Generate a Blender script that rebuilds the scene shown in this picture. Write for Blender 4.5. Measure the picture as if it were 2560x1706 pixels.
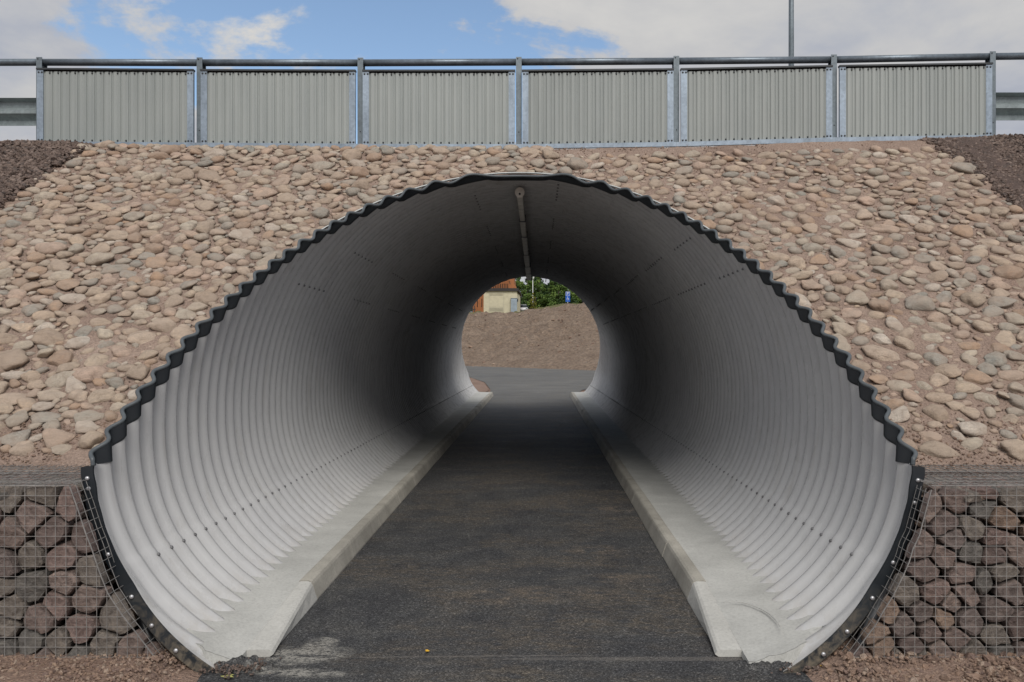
import bpy, math, random
import numpy as np
from mathutils import Vector, noise
random.seed(7); rng = np.random.default_rng(7)
scene = bpy.context.scene
for o in list(bpy.data.objects): bpy.data.objects.remove(o)
R = math.radians; PI = math.pi

# ------------------------------------------------------------------ camera, world, sun, exposure
CAMH = 1.593
cam_d = bpy.data.cameras.new('camera'); cam = bpy.data.objects.new('camera', cam_d)
scene.collection.objects.link(cam); scene.camera = cam
cam.location = (0, 0, CAMH); cam.rotation_euler = (R(90), 0, 0)
cam_d.sensor_width = 36; cam_d.lens = 27
cam_d.shift_x = -62/2560; cam_d.shift_y = 24.5/2560
cam_d.clip_start = .05; cam_d.clip_end = 3000
scene.view_settings.view_transform = 'Standard'
scene.view_settings.look = 'None'
scene.view_settings.exposure = 0.58
scene.view_settings.gamma = 1
scene.view_settings.use_curve_mapping = False
scene.render.resolution_x = 1024; scene.render.resolution_y = 682
scene.cycles.max_bounces = 7; scene.cycles.diffuse_bounces = 1; scene.cycles.glossy_bounces = 3
scene.cycles.use_denoising = True

SUN_EL, SUN_AZ = 46, 168            # azimuth clockwise from +Y (view direction): behind and right of the camera
sd = bpy.data.lights.new('sun', 'SUN'); sd.energy = 1.5; sd.angle = R(34); sd.color = (1, .955, .89)
sun = bpy.data.objects.new('sun', sd); scene.collection.objects.link(sun)
dx, dy, dz = math.sin(R(SUN_AZ))*math.cos(R(SUN_EL)), math.cos(R(SUN_AZ))*math.cos(R(SUN_EL)), math.sin(R(SUN_EL))
sun.rotation_euler = Vector((dx, dy, dz)).to_track_quat('Z', 'Y').to_euler()

world = bpy.data.worlds.new('World'); scene.world = world; world.use_nodes = True
wt = world.node_tree; wt.nodes.clear()
def N(t, typ, **kw):
    n = t.nodes.new(typ)
    for k, v in kw.items():
        if k.startswith('i_'):
            n.inputs[k[2:].replace('_', ' ')].default_value = v
        else: setattr(n, k, v)
    return n
def Lk(t, a, b): t.links.new(a, b)
def mathn(t, op, a, b=None, c=None, clamp=False):
    n = t.nodes.new('ShaderNodeMath'); n.operation = op; n.use_clamp = clamp
    for i, v in enumerate((a, b, c)):
        if v is None: continue
        if isinstance(v, (int, float)): n.inputs[i].default_value = v
        else: t.links.new(v, n.inputs[i])
    return n.outputs[0]
def ramp(t, fac, stops, interp='LINEAR'):
    n = t.nodes.new('ShaderNodeValToRGB'); cr = n.color_ramp; cr.interpolation = interp
    while len(cr.elements) < len(stops): cr.elements.new(.5)
    for e, (p, c) in zip(cr.elements, stops):
        e.position = p; e.color = c if len(c) == 4 else (*c, 1)
    if fac is not None: t.links.new(fac, n.inputs[0])
    return n.outputs[0]
def mixc(t, fac, a, b, mode='MIX'):
    n = t.nodes.new('ShaderNodeMix'); n.data_type = 'RGBA'; n.blend_type = mode
    for sock, v in ((n.inputs[0], fac), (n.inputs[6], a), (n.inputs[7], b)):
        if isinstance(v, (int, float)): sock.default_value = v
        elif isinstance(v, tuple): sock.default_value = v if len(v) == 4 else (*v, 1)
        else: t.links.new(v, sock)
    return n.outputs[2]
def noisen(t, vec, scale, detail=4, rough=.55, dist=0, out=0):
    n = t.nodes.new('ShaderNodeTexNoise'); n.inputs['Scale'].default_value = scale
    n.inputs['Detail'].default_value = detail; n.inputs['Roughness'].default_value = rough
    n.inputs['Distortion'].default_value = dist
    if vec is not None: t.links.new(vec, n.inputs['Vector'])
    return n.outputs[out]
def mapping(t, vec, loc=(0, 0, 0), rot=(0, 0, 0), scale=(1, 1, 1)):
    n = t.nodes.new('ShaderNodeMapping'); t.links.new(vec, n.inputs[0])
    n.inputs[1].default_value = loc; n.inputs[2].default_value = rot; n.inputs[3].default_value = scale
    return n.outputs[0]

sky = N(wt, 'ShaderNodeTexSky', sky_type='NISHITA', sun_disc=False)
sky.sun_elevation = R(SUN_EL); sky.sun_rotation = R(SUN_AZ)
sky.air_density = 1.15; sky.dust_density = .6; sky.ozone_density = 2.2
tc = wt.nodes.new('ShaderNodeTexCoord'); gen = tc.outputs['Generated']
sep = wt.nodes.new('ShaderNodeSeparateXYZ'); Lk(wt, gen, sep.inputs[0])
zz = mathn(wt, 'ADD', mathn(wt, 'MAXIMUM', sep.outputs[2], 0.0), .16)
comb = wt.nodes.new('ShaderNodeCombineXYZ')
Lk(wt, mathn(wt, 'DIVIDE', sep.outputs[0], zz), comb.inputs[0]); Lk(wt, mathn(wt, 'DIVIDE', sep.outputs[1], zz), comb.inputs[1])
cv = comb.outputs[0]
n1 = noisen(wt, mapping(wt, cv, (2.3, 5.1, 0)), 1.9, 10, .62, .3)
n2 = noisen(wt, mapping(wt, cv, (7.3, 1.1, 3)), 1.1, 6, .55, .3)
# the break in the cloud cover: broad opening ahead and a little left, filled with wisps
ng = noisen(wt, mapping(wt, cv, (4.4, 0.2, 0)), 1.9, 6, .6, .5)
sep2 = wt.nodes.new('ShaderNodeSeparateXYZ'); Lk(wt, cv, sep2.inputs[0])
gx = mathn(wt, 'DIVIDE', mathn(wt, 'SUBTRACT', sep2.outputs[0], -.36), .74)
gy = mathn(wt, 'DIVIDE', mathn(wt, 'SUBTRACT', sep2.outputs[1], 1.75), 1.2)
gd = mathn(wt, 'ADD', mathn(wt, 'POWER', mathn(wt, 'ABSOLUTE', gx), 2), mathn(wt, 'POWER', mathn(wt, 'ABSOLUTE', gy), 2))
gap = mathn(wt, 'SUBTRACT', 1.0, gd, clamp=True)
cover = mathn(wt, 'SUBTRACT', mathn(wt, 'ADD', mathn(wt, 'MULTIPLY', n1, 1.5), .14), mathn(wt, 'MULTIPLY', gap, mathn(wt, 'MULTIPLY_ADD', ng, -1.7, 1.42)))
cmask = ramp(wt, cover, [(.46, (0, 0, 0)), (.62, (1, 1, 1))], 'EASE')
ccol = ramp(wt, mathn(wt, 'ADD', mathn(wt, 'MULTIPLY', n2, .7), mathn(wt, 'MULTIPLY', n1, .35)), [(.38, (2.2, 2.4, 2.95)), (.48, (2.9, 3.05, 3.45)), (.57, (3.7, 3.7, 3.75)), (.70, (4.6, 4.5, 4.3))])
# ramp colours are clamped per element range, so scale up afterwards
skyc = mixc(wt, cmask, mixc(wt, 1.0, sky.outputs[0], (1.06, 1.03, 1.0), 'MULTIPLY'), ccol)
bg = wt.nodes.new('ShaderNodeBackground'); Lk(wt, skyc, bg.inputs[0]); bg.inputs[1].default_value = .1
wo = wt.nodes.new('ShaderNodeOutputWorld'); Lk(wt, bg.outputs[0], wo.inputs[0])

# ------------------------------------------------------------------ materials
def newmat(name):
    m = bpy.data.materials.new(name); m.use_nodes = True; t = m.node_tree
    b = t.nodes['Principled BSDF']; return m, t, b
def objco(t): return t.nodes.new('ShaderNodeTexCoord').outputs['Object']
def worldco(t): return t.nodes.new('ShaderNodeNewGeometry').outputs['Position']
def bump(t, b, h, strength=.4, dist=.01):
    n = t.nodes.new('ShaderNodeBump'); n.inputs['Strength'].default_value = strength
    n.inputs['Distance'].default_value = dist
    t.links.new(h, n.inputs['Height']); t.links.new(n.outputs[0], b.inputs['Normal']); return n
def plain(name, col, rough=.6, metal=0, var=.15, scale=6, bmp=0, bscale=60, spec=.5):
    m, t, b = newmat(name); co = worldco(t)
    f = noisen(t, co, scale, 6, .6)
    d = tuple(c*(1-var*1.6) for c in col); l = tuple(min(1, c*(1+var*1.6)) for c in col)
    t.links.new(ramp(t, f, [(.3, d), (.7, l)]), b.inputs['Base Color'])
    b.inputs['Roughness'].default_value = rough; b.inputs['Metallic'].default_value = metal
    b.inputs['Specular IOR Level'].default_value = spec
    if bmp: bump(t, b, noisen(t, co, bscale, 4, .6), bmp, .004)
    return m

def stone_mat(name, use_attr, palette, spec_scale=1.0, dust=None):
    m, t, b = newmat(name)
    if use_attr:
        a = t.nodes.new('ShaderNodeAttribute'); a.attribute_name = 'rnd'; r = a.outputs['Fac']
        co = worldco(t)
    else:
        oi = t.nodes.new('ShaderNodeObjectInfo'); r = oi.outputs['Random']; co = worldco(t)
    n = len(palette)
    base = ramp(t, r, [((i+.0)/n, c) for i, c in enumerate(palette)], 'CONSTANT')
    r2 = mathn(t, 'FRACT', mathn(t, 'MULTIPLY', r, 37.7))
    vo = t.nodes.new('ShaderNodeVectorMath'); vo.operation = 'ADD'; t.links.new(co, vo.inputs[0])
    cc = t.nodes.new('ShaderNodeCombineXYZ')
    t.links.new(mathn(t, 'MULTIPLY', r, 91.0), cc.inputs[0]); t.links.new(mathn(t, 'MULTIPLY', r2, 53.0), cc.inputs[1])
    t.links.new(cc.outputs[0], vo.inputs[1]); c2 = vo.outputs[0]
    big = noisen(t, c2, 15*spec_scale, 7, .68, .8)
    fine = noisen(t, c2, 85*spec_scale, 4, .75)
    band = noisen(t, mapping(t, c2, rot=(.3, .6, .9), scale=(1, 1, 6)), 14*spec_scale, 4, .6, 1.0)
    col = mixc(t, 1.0, base, ramp(t, big, [(.30, (.50, .46, .43)), (.46, (.95, .95, .95)), (.70, (1.28, 1.24, 1.18))]), 'MULTIPLY')
    col = mixc(t, mathn(t, 'MULTIPLY', r2, .75), col, mixc(t, 1.0, col, ramp(t, fine, [(.3, (.42, .42, .44)), (.46, (.95, .95, .95)), (.6, (1.15, 1.15, 1.15)), (.72, (1.7, 1.7, 1.65))]), 'MULTIPLY'))
    col = mixc(t, .45, col, mixc(t, 1.0, col, ramp(t, band, [(.35, (.6, .56, .52)), (.5, (1.05, 1.05, 1.05)), (.7, (1.25, 1.2, 1.12))]), 'MULTIPLY'))
    if dust:
        dn = noisen(t, co, 5, 6, .65)
        col = mixc(t, ramp(t, dn, [(.30, (.12, .12, .12)), (.66, (.85, .85, .85))]), col, dust)
    t.links.new(col, b.inputs['Base Color']); b.inputs['Roughness'].default_value = .88
    b.inputs['Specular IOR Level'].default_value = .25
    hh = mathn(t, 'ADD', mathn(t, 'MULTIPLY', big, .8), mathn(t, 'MULTIPLY', fine, .35))
    bump(t, b, hh, .9, .02)
    return m
COB = [(.46, .36, .275), (.50, .40, .31), (.38, .31, .245), (.36, .345, .30), (.52, .42, .335), (.26, .27, .25), (.48, .355, .28),
       (.52, .46, .375), (.36, .28, .215), (.42, .28, .19), (.45, .41, .34), (.50, .37, .30), (.31, .31, .285), (.47, .385, .30), (.33, .22, .155), (.56, .51, .45)]
M_cob = stone_mat('cobble_stone', False, COB, 1, (.39, .31, .25)); M_cobs = stone_mat('cobble_stone_small', True, COB, 1, (.39, .31, .25))
GAB = [(.225, .175, .16), (.19, .155, .145), (.26, .205, .185), (.165, .155, .145), (.235, .175, .16), (.21, .185, .165), (.27, .20, .16), (.18, .14, .13)]
M_gab = stone_mat('quarry_stone', False, GAB, 1.3); M_gabs = stone_mat('quarry_stone_fill', True, GAB, 1.3)
GRV = [(.31, .215, .165), (.26, .18, .145), (.36, .26, .20), (.23, .165, .14), (.33, .235, .185), (.40, .31, .25)]
M_grv = stone_mat('red_gravel', True, GRV, 2)
DRK = [(.15, .115, .10), (.19, .145, .125), (.12, .098, .09), (.21, .16, .14), (.165, .125, .11), (.26, .205, .18)]
M_drk = stone_mat('crushed_stone', True, DRK, 2)

def soil_mat(name, dark, mid, light, sc=3, bs=1.0, rough=.95, fs=70):
    m, t, b = newmat(name); co = worldco(t)
    a = noisen(t, co, sc, 8, .65, .3); c = noisen(t, co, fs, 6, .75)
    v = t.nodes.new('ShaderNodeTexVoronoi'); v.inputs['Scale'].default_value = fs; t.links.new(co, v.inputs[0])
    col = ramp(t, a, [(.3, dark), (.5, mid), (.72, light)])
    col = mixc(t, .8, col, mixc(t, 1.0, col, ramp(t, c, [(.3, (.45, .43, .42)), (.5, (1, 1, 1)), (.7, (1.55, 1.5, 1.45))]), 'MULTIPLY'))
    t.links.new(col, b.inputs['Base Color']); b.inputs['Roughness'].default_value = rough
    b.inputs['Specular IOR Level'].default_value = .2
    h = mathn(t, 'ADD', mathn(t, 'MULTIPLY', c, .7), mathn(t, 'MULTIPLY', v.outputs[0], .6))
    bump(t, b, h, .8*bs, 1.4/fs)
    return m
M_mortar = soil_mat('sandy_mortar', (.24, .172, .14), (.32, .238, .195), (.39, .30, .25), 2.2)
M_ground = soil_mat('gravel_ground', (.20, .135, .105), (.27, .19, .15), (.34, .245, .20), 2.0)
M_darkbed = soil_mat('dark_crushed_bed', (.09, .068, .06), (.12, .09, .08), (.16, .12, .105), 3)
M_dirt = soil_mat('bare_topsoil', (.20, .148, .112), (.245, .186, .142), (.29, .226, .176), .9, 1.0, .95, 5)
M_grass = soil_mat('sparse_grass', (.10, .10, .04), (.15, .14, .06), (.22, .19, .10), 1.5)

def asphalt_mat(name='asphalt', gain=1.0, marks=True):
    m, t, b = newmat(name); co = worldco(t)
    s = t.nodes.new('ShaderNodeSeparateXYZ'); t.links.new(co, s.inputs[0])
    def blob_(cx, cy, rx, ry):
        u = mathn(t, 'DIVIDE', mathn(t, 'SUBTRACT', s.outputs[0], cx), rx); w = mathn(t, 'DIVIDE', mathn(t, 'SUBTRACT', s.outputs[1], cy), ry)
        return mathn(t, 'SUBTRACT', 1.0, mathn(t, 'ADD', mathn(t, 'MULTIPLY', u, u), mathn(t, 'MULTIPLY', w, w)), clamp=True)
    fine = noisen(t, co, 110, 3, .85); mid = noisen(t, co, 2.6, 10, .72, .4)
    low = noisen(t, mapping(t, co, (3, 1, 0), scale=(1, 1.6, 1)), .9, 5, .6, .3)
    v = t.nodes.new('ShaderNodeTexVoronoi'); v.inputs['Scale'].default_value = 95; t.links.new(co, v.inputs[0])
    col = ramp(t, mid, [(.34, (.042*gain, .043*gain, .047*gain)), (.5, (.060*gain, .061*gain, .063*gain)), (.66, (.082*gain, .081*gain, .079*gain))])
    brown = mathn(t, 'MULTIPLY', ramp(t, low, [(.45, (0, 0, 0)), (.60, (1, 1, 1))]), ramp(t, noisen(t, mapping(t, co, scale=(1, 2.2, 1)), 9, 8, .75, .5), [(.40, (0, 0, 0)), (.58, (1, 1, 1))]))
    col = mixc(t, brown, col, (.104*gain, .090*gain, .074*gain))
    # fine dust streaks across the path
    st = noisen(t, mapping(t, co, (0, 8, 0), scale=(.6, 3.2, 1)), 2.1, 7, .68, .5)
    col = mixc(t, ramp(t, st, [(.56, (0, 0, 0)), (.78, (.55, .55, .55))]), col, (.13, .12, .105))
    pt = mathn(t, 'ADD', mathn(t, 'ADD', blob_(.62, 5.35, .35, .16), blob_(.45, 6.1, .30, .18)), mathn(t, 'ADD', blob_(-.05, 5.0, .75, .22), blob_(.75, 7.6, .30, .25)))
    pn = noisen(t, mapping(t, co, scale=(1, 1.8, 1)), 6, 8, .72, .7)
    col = mixc(t, mathn(t, 'MULTIPLY', pt, mathn(t, 'MULTIPLY_ADD', pn, 4.5, -1.9, clamp=True)), col, (.165, .135, .105))
    # chips
    col = mixc(t, 1.0, col, ramp(t, fine, [(.30, (.30, .30, .30)), (.5, (1, 1, 1)), (.66, (2.1, 2.1, 2.1))]), 'MULTIPLY')
    vs = t.nodes.new('ShaderNodeTexVoronoi'); vs.inputs['Scale'].default_value = 105; t.links.new(co, vs.inputs[0])
    sx = t.nodes.new('ShaderNodeSeparateColor'); t.links.new(vs.outputs['Color'], sx.inputs[0])
    col = mixc(t, 1.0, col, ramp(t, sx.outputs[0], [(0, (.62, .62, .63)), (.5, (.92, .92, .92)), (.85, (1.2, 1.19, 1.18)), (.97, (1.9, 1.87, 1.83))]), 'MULTIPLY')
    chip = noisen(t, co, 34, 3, .6)
    col = mixc(t, ramp(t, chip, [(.69, (0, 0, 0)), (.72, (.8, .8, .8))]), col, (.30, .28, .25))
    # cement spill by the left kerb end and its trail
    def blob(cx, cy, rx, ry, rot=0.0):
        mp = mapping(t, co, (0, 0, 0))
        a1 = mathn(t, 'SUBTRACT', s.outputs[0], cx); a2 = mathn(t, 'SUBTRACT', s.outputs[1], cy)
        c_, s_ = math.cos(rot), math.sin(rot)
        u = mathn(t, 'ADD', mathn(t, 'MULTIPLY', a1, c_/rx), mathn(t, 'MULTIPLY', a2, s_/rx))
        w = mathn(t, 'ADD', mathn(t, 'MULTIPLY', a1, -s_/ry), mathn(t, 'MULTIPLY', a2, c_/ry))
        d = mathn(t, 'ADD', mathn(t, 'MULTIPLY', u, u), mathn(t, 'MULTIPLY', w, w))
        return mathn(t, 'SUBTRACT', 1.0, d, clamp=True)
    nz = noisen(t, mapping(t, co, scale=(1, 2.4, 1)), 7, 7, .7, .8)
    g = mathn(t, 'ADD', blob(-1.24, 4.02, .30, .14, .15), mathn(t, 'ADD', blob(-1.17, 4.18, .10, .10), blob(-1.17, 3.80, .30, .06, -.1)))
    g = mathn(t, 'MULTIPLY', mathn(t, 'MULTIPLY', g, mathn(t, 'MULTIPLY_ADD', nz, 3.4, -1.35, clamp=True)), mathn(t, 'MULTIPLY_ADD', noisen(t, co, 45, 5, .8), 6.0, -2.4, clamp=True))
    col = mixc(t, mathn(t, 'MINIMUM', mathn(t, 'MULTIPLY', g, 3.2), .85), col, (.36, .345, .31))
    g2 = mathn(t, 'ADD', blob(-.35, 4.005, .85, .012, .02), blob(.62, 3.97, .95, .03, .0))
    g2 = mathn(t, 'MULTIPLY', g2, mathn(t, 'MULTIPLY_ADD', nz, 2.5, -.7, clamp=True))
    col = mixc(t, mathn(t, 'MINIMUM', g2, .33), col, (.24, .22, .20))
    far_ = mathn(t, 'MULTIPLY', mathn(t, 'SUBTRACT', s.outputs[1], 15.0), 1/11.0, clamp=True)  # lighter towards the far exit: open-sky brightness painted into the asphalt colour
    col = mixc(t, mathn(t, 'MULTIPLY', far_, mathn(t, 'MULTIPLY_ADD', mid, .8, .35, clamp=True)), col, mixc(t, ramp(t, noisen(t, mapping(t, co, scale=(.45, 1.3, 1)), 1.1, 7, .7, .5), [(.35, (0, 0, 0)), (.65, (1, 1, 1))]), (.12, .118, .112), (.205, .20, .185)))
    t.links.new(col, b.inputs['Base Color'])
    t.links.new(ramp(t, mid, [(.3, (.62, .62, .62)), (.7, (.82, .82, .82))]), b.inputs['Roughness'])
    b.inputs['Specular IOR Level'].default_value = .35
    h = mathn(t, 'ADD', mathn(t, 'MULTIPLY', fine, .5), v.outputs[0]); bump(t, b, h, .8, .01)
    return m
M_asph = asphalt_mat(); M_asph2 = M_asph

def pipe_mat():
    m, t, b = newmat('coated_corrugated_steel'); co = worldco(t)
    a = noisen(t, co, .8, 6, .55, .3); f = noisen(t, mapping(t, co, scale=(1, 1, .25)), 9, 6, .7)
    col = ramp(t, a, [(.3, (.475, .476, .482)), (.7, (.545, .545, .543))])
    col = mixc(t, .5, col, mixc(t, 1.0, col, ramp(t, f, [(.3, (.86, .86, .86)), (.6, (1, 1, 1))]), 'MULTIPLY'))
    stn = noisen(t, mapping(t, co, scale=(1, 3.5, .35)), 3.2, 7, .7, .4)
    col = mixc(t, ramp(t, stn, [(.56, (0, 0, 0)), (.74, (.5, .5, .5))]), col, (.33, .31, .28))
    s = t.nodes.new('ShaderNodeSeparateXYZ'); t.links.new(co, s.inputs[0])
    # splashed cement dust close to the ledge
    lowm = mathn(t, 'SUBTRACT', 1.0, mathn(t, 'MULTIPLY', mathn(t, 'SUBTRACT', s.outputs[2], .08), 6.0), clamp=True)
    dn = noisen(t, co, 14, 7, .7)
    dm = mathn(t, 'MULTIPLY', lowm, ramp(t, dn, [(.42, (0, 0, 0)), (.62, (1, 1, 1))]), clamp=True)
    col = mixc(t, mathn(t, 'MULTIPLY', dm, .6), col, (.42, .39, .35))
    t.links.new(col, b.inputs['Base Color'])
    t.links.new(mathn(t, 'MULTIPLY_ADD', f, .16, .20), b.inputs['Roughness'])
    b.inputs['Specular IOR Level'].default_value = .42
    bump(t, b, noisen(t, co, 30, 3, .5), .05, .003)
    return m
M_pipe = pipe_mat()
def rubber_mat():
    m, t, b = newmat('black_edging'); co = worldco(t)
    s = t.nodes.new('ShaderNodeSeparateXYZ'); t.links.new(co, s.inputs[0])
    n = noisen(t, co, 16, 7, .7, .6)
    low = mathn(t, 'SUBTRACT', 1.15, mathn(t, 'MULTIPLY', s.outputs[2], 2.9), clamp=True)
    d = mathn(t, 'MULTIPLY', low, ramp(t, n, [(.42, (0, 0, 0)), (.62, (1, 1, 1))]), clamp=True)
    base = ramp(t, noisen(t, co, 5, 4), [(.3, (.013, .017, .022)), (.7, (.024, .029, .034))])
    t.links.new(mixc(t, mathn(t, 'MULTIPLY', d, .85), base, (.20, .165, .12)), b.inputs['Base Color'])
    t.links.new(mathn(t, 'MULTIPLY_ADD', d, .4, .38), b.inputs['Roughness'])
    return m
M_rub = rubber_mat()
M_bead = plain('grey_rubber_bead', (.085, .098, .108), .42, 0, .15, 8)
M_film = plain('pale_membrane', (.52, .54, .53), .6, 0, .1, 8)
def conc(name, col, var=.12):
    m, t, b = newmat(name); co = worldco(t)
    a = noisen(t, co, 2.5, 8, .62, .4); f = noisen(t, co, 60, 4, .7); w = noisen(t, co, 12, 6, .7, 1.0)
    c = ramp(t, a, [(.3, tuple(x*(1-var*1.4) for x in col)), (.7, tuple(x*(1+var) for x in col))])
    c = mixc(t, 1.0, c, ramp(t, f, [(.25, (.8, .8, .8)), (.5, (1, 1, 1)), (.75, (1.1, 1.1, 1.1))]), 'MULTIPLY')
    c = mixc(t, ramp(t, w, [(.60, (0, 0, 0)), (.75, (.5, .5, .5))]), c, tuple(x*.72 for x in col))
    t.links.new(c, b.inputs['Base Color']); b.inputs['Roughness'].default_value = .85
    b.inputs['Specular IOR Level'].default_value = .3
    bump(t, b, mathn(t, 'ADD', mathn(t, 'MULTIPLY', w, 1.0), mathn(t, 'MULTIPLY', f, .3)), .35, .008)
    return m
M_slab = conc('smooth_concrete', (.50, .50, .475)); M_kerb = conc('kerb_concrete', (.40, .38, .335), .2); M_kerb2 = conc('pale_kerb_concrete', (.53, .525, .495))
def galv(name, col, rough=.42, metal=.65):
    m, t, b = newmat(name); co = worldco(t)
    v = t.nodes.new('ShaderNodeTexVoronoi'); v.inputs['Scale'].default_value = 40; t.links.new(co, v.inputs[0])
    a = noisen(t, mapping(t, co, scale=(1, 1, .3)), 6, 6, .65)
    c = ramp(t, a, [(.3, tuple(x*.72 for x in col)), (.55, col), (.75, tuple(min(1, x*1.18) for x in col))])
    sx = t.nodes.new('ShaderNodeSeparateColor'); t.links.new(v.outputs['Color'], sx.inputs[0])
    c = mixc(t, 1.0, c, ramp(t, sx.outputs[0], [(0, (.86, .86, .86)), (1, (1.06, 1.06, 1.06))]), 'MULTIPLY')
    t.links.new(c, b.inputs['Base Color']); b.inputs['Metallic'].default_value = metal
    t.links.new(mathn(t, 'MULTIPLY_ADD', a, .3, rough-.15), b.inputs['Roughness'])
    return m
M_galv = galv('galvanised_steel', (.34, .41, .49), .5, .45); M_galvd = galv('dull_galvanised_post', (.20, .24, .27), .5, .4)
M_galv3 = galv('weathered_guardrail', (.30, .35, .36), .5, .4)
M_rail = galv('galvanised_tube', (.20, .24, .28), .45, .6)
def sheet_mat():
    m, t, b = newmat('grey_green_sheet'); co = worldco(t); oi = t.nodes.new('ShaderNodeObjectInfo')
    a = noisen(t, mapping(t, co, scale=(1, 1, .12)), 7, 6, .7); c2 = noisen(t, co, 1.3, 4, .6)
    c = ramp(t, a, [(.3, (.325, .355, .35)), (.6, (.365, .395, .385))])
    c = mixc(t, 1.0, c, ramp(t, mathn(t, 'MULTIPLY_ADD', oi.outputs['Random'], .4, mathn(t, 'MULTIPLY', c2, .6)), [(.2, (.90, .90, .90)), (.8, (1.06, 1.06, 1.06))]), 'MULTIPLY')
    t.links.new(c, b.inputs['Base Color']); b.inputs['Roughness'].default_value = .5; return m
M_sheet = sheet_mat()
M_wire = galv('mesh_wire', (.38, .37, .36), .5, .4)
M_bolt = galv('bolt_zinc', (.62, .62, .64), .35, .6)
M_boltg = plain('dull_bolt_head', (.17, .17, .175), .5, .2)
M_bdark = plain('dark_bolt', (.05, .055, .06), .5, .3)
M_dark = plain('black_plastic', (.02, .022, .025), .4)
M_greyp = plain('grey_plastic_pipe', (.22, .23, .25), .45)
M_box = plain('grey_enclosure', (.78, .73, .65), .5)
M_cream = plain('cream_render', (.60, .55, .40), .8, 0, .06, 2)
M_cream2 = plain('cream_shutter', (.53, .49, .365), .7, 0, .05, 2)
M_roofd = plain('dark_roof', (.035, .03, .03), .7)
M_wood = plain('red_brown_boards', (.36, .135, .05), .75, 0, .12, 3)
M_hole = plain('dark_opening', (.012, .010, .010), .9)
M_blue = plain('sign_blue', (.012, .11, .52), .4, 0, .03, 2)
M_white = plain('white_paint', (.80, .80, .80), .5, 0, .02, 2)
M_cab = plain('grey_blue_cabinet', (.30, .36, .42), .5, 0, .12, 3)
M_car = plain('white_car_paint', (.70, .71, .73), .25, 0, .03, 2)
M_glass = plain('dark_glass', (.02, .024, .028), .1, 0, .05, 2)
M_tyre = plain('tyre', (.02, .02, .02), .8)
M_bark = plain('bark', (.10, .075, .055), .9, 0, .2, 8)
M_leafy = plain('yellow_leaf', (.72, .42, .03), .6, 0, .1, 30)
M_leafg = plain('pale_green_leaf', (.42, .42, .14), .6, 0, .1, 30)
def leafmat(name, a, b_):
    m, t, b = newmat(name)
    at = t.nodes.new('ShaderNodeAttribute'); at.attribute_name = 'rnd'
    t.links.new(ramp(t, at.outputs['Fac'], [(0, a), (1, b_)]), b.inputs['Base Color'])
    b.inputs['Roughness'].default_value = .7; b.inputs['Specular IOR Level'].default_value = .2
    return m
M_l1 = leafmat('leaves_mid', (.05, .095, .022), (.15, .23, .055)); M_l2 = leafmat('leaves_dark', (.022, .05, .018), (.075, .125, .04))
M_l3 = leafmat('leaves_yellow', (.13, .15, .03), (.28, .26, .05)); M_l4 = leafmat('leaves_light', (.08, .14, .03), (.20, .29, .07))

# ------------------------------------------------------------------ mesh helpers
COL = scene.collection
def mesh_obj(name, verts, faces, mat, parent=None, smooth=False, kind=None, loc=(0, 0, 0), rnd=None):
    me = bpy.data.meshes.new(name)
    me.from_pydata([tuple(map(float, v)) for v in verts] if not isinstance(verts, list) else verts, [], faces if isinstance(faces, list) else faces.tolist())
    if mat: me.materials.append(mat)
    if smooth: me.polygons.foreach_set('use_smooth', [True]*len(me.polygons))
    if rnd is not None:
        at = me.attributes.new('rnd', 'FLOAT', 'POINT'); at.data.foreach_set('value', np.asarray(rnd, dtype=np.float32))
    me.update()
    o = bpy.data.objects.new(name, me); COL.objects.link(o); o.location = loc
    if parent: o.parent = parent
    if kind: o['kind'] = kind
    return o
def tag(o, label, cat, group=None):
    o['label'] = label; o['category'] = cat
    if group: o['group'] = group
    return o
def empty(name, loc=(0, 0, 0)):
    o = bpy.data.objects.new(name, None); COL.objects.link(o); o.location = loc; o.empty_display_size = .2; return o
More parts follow.
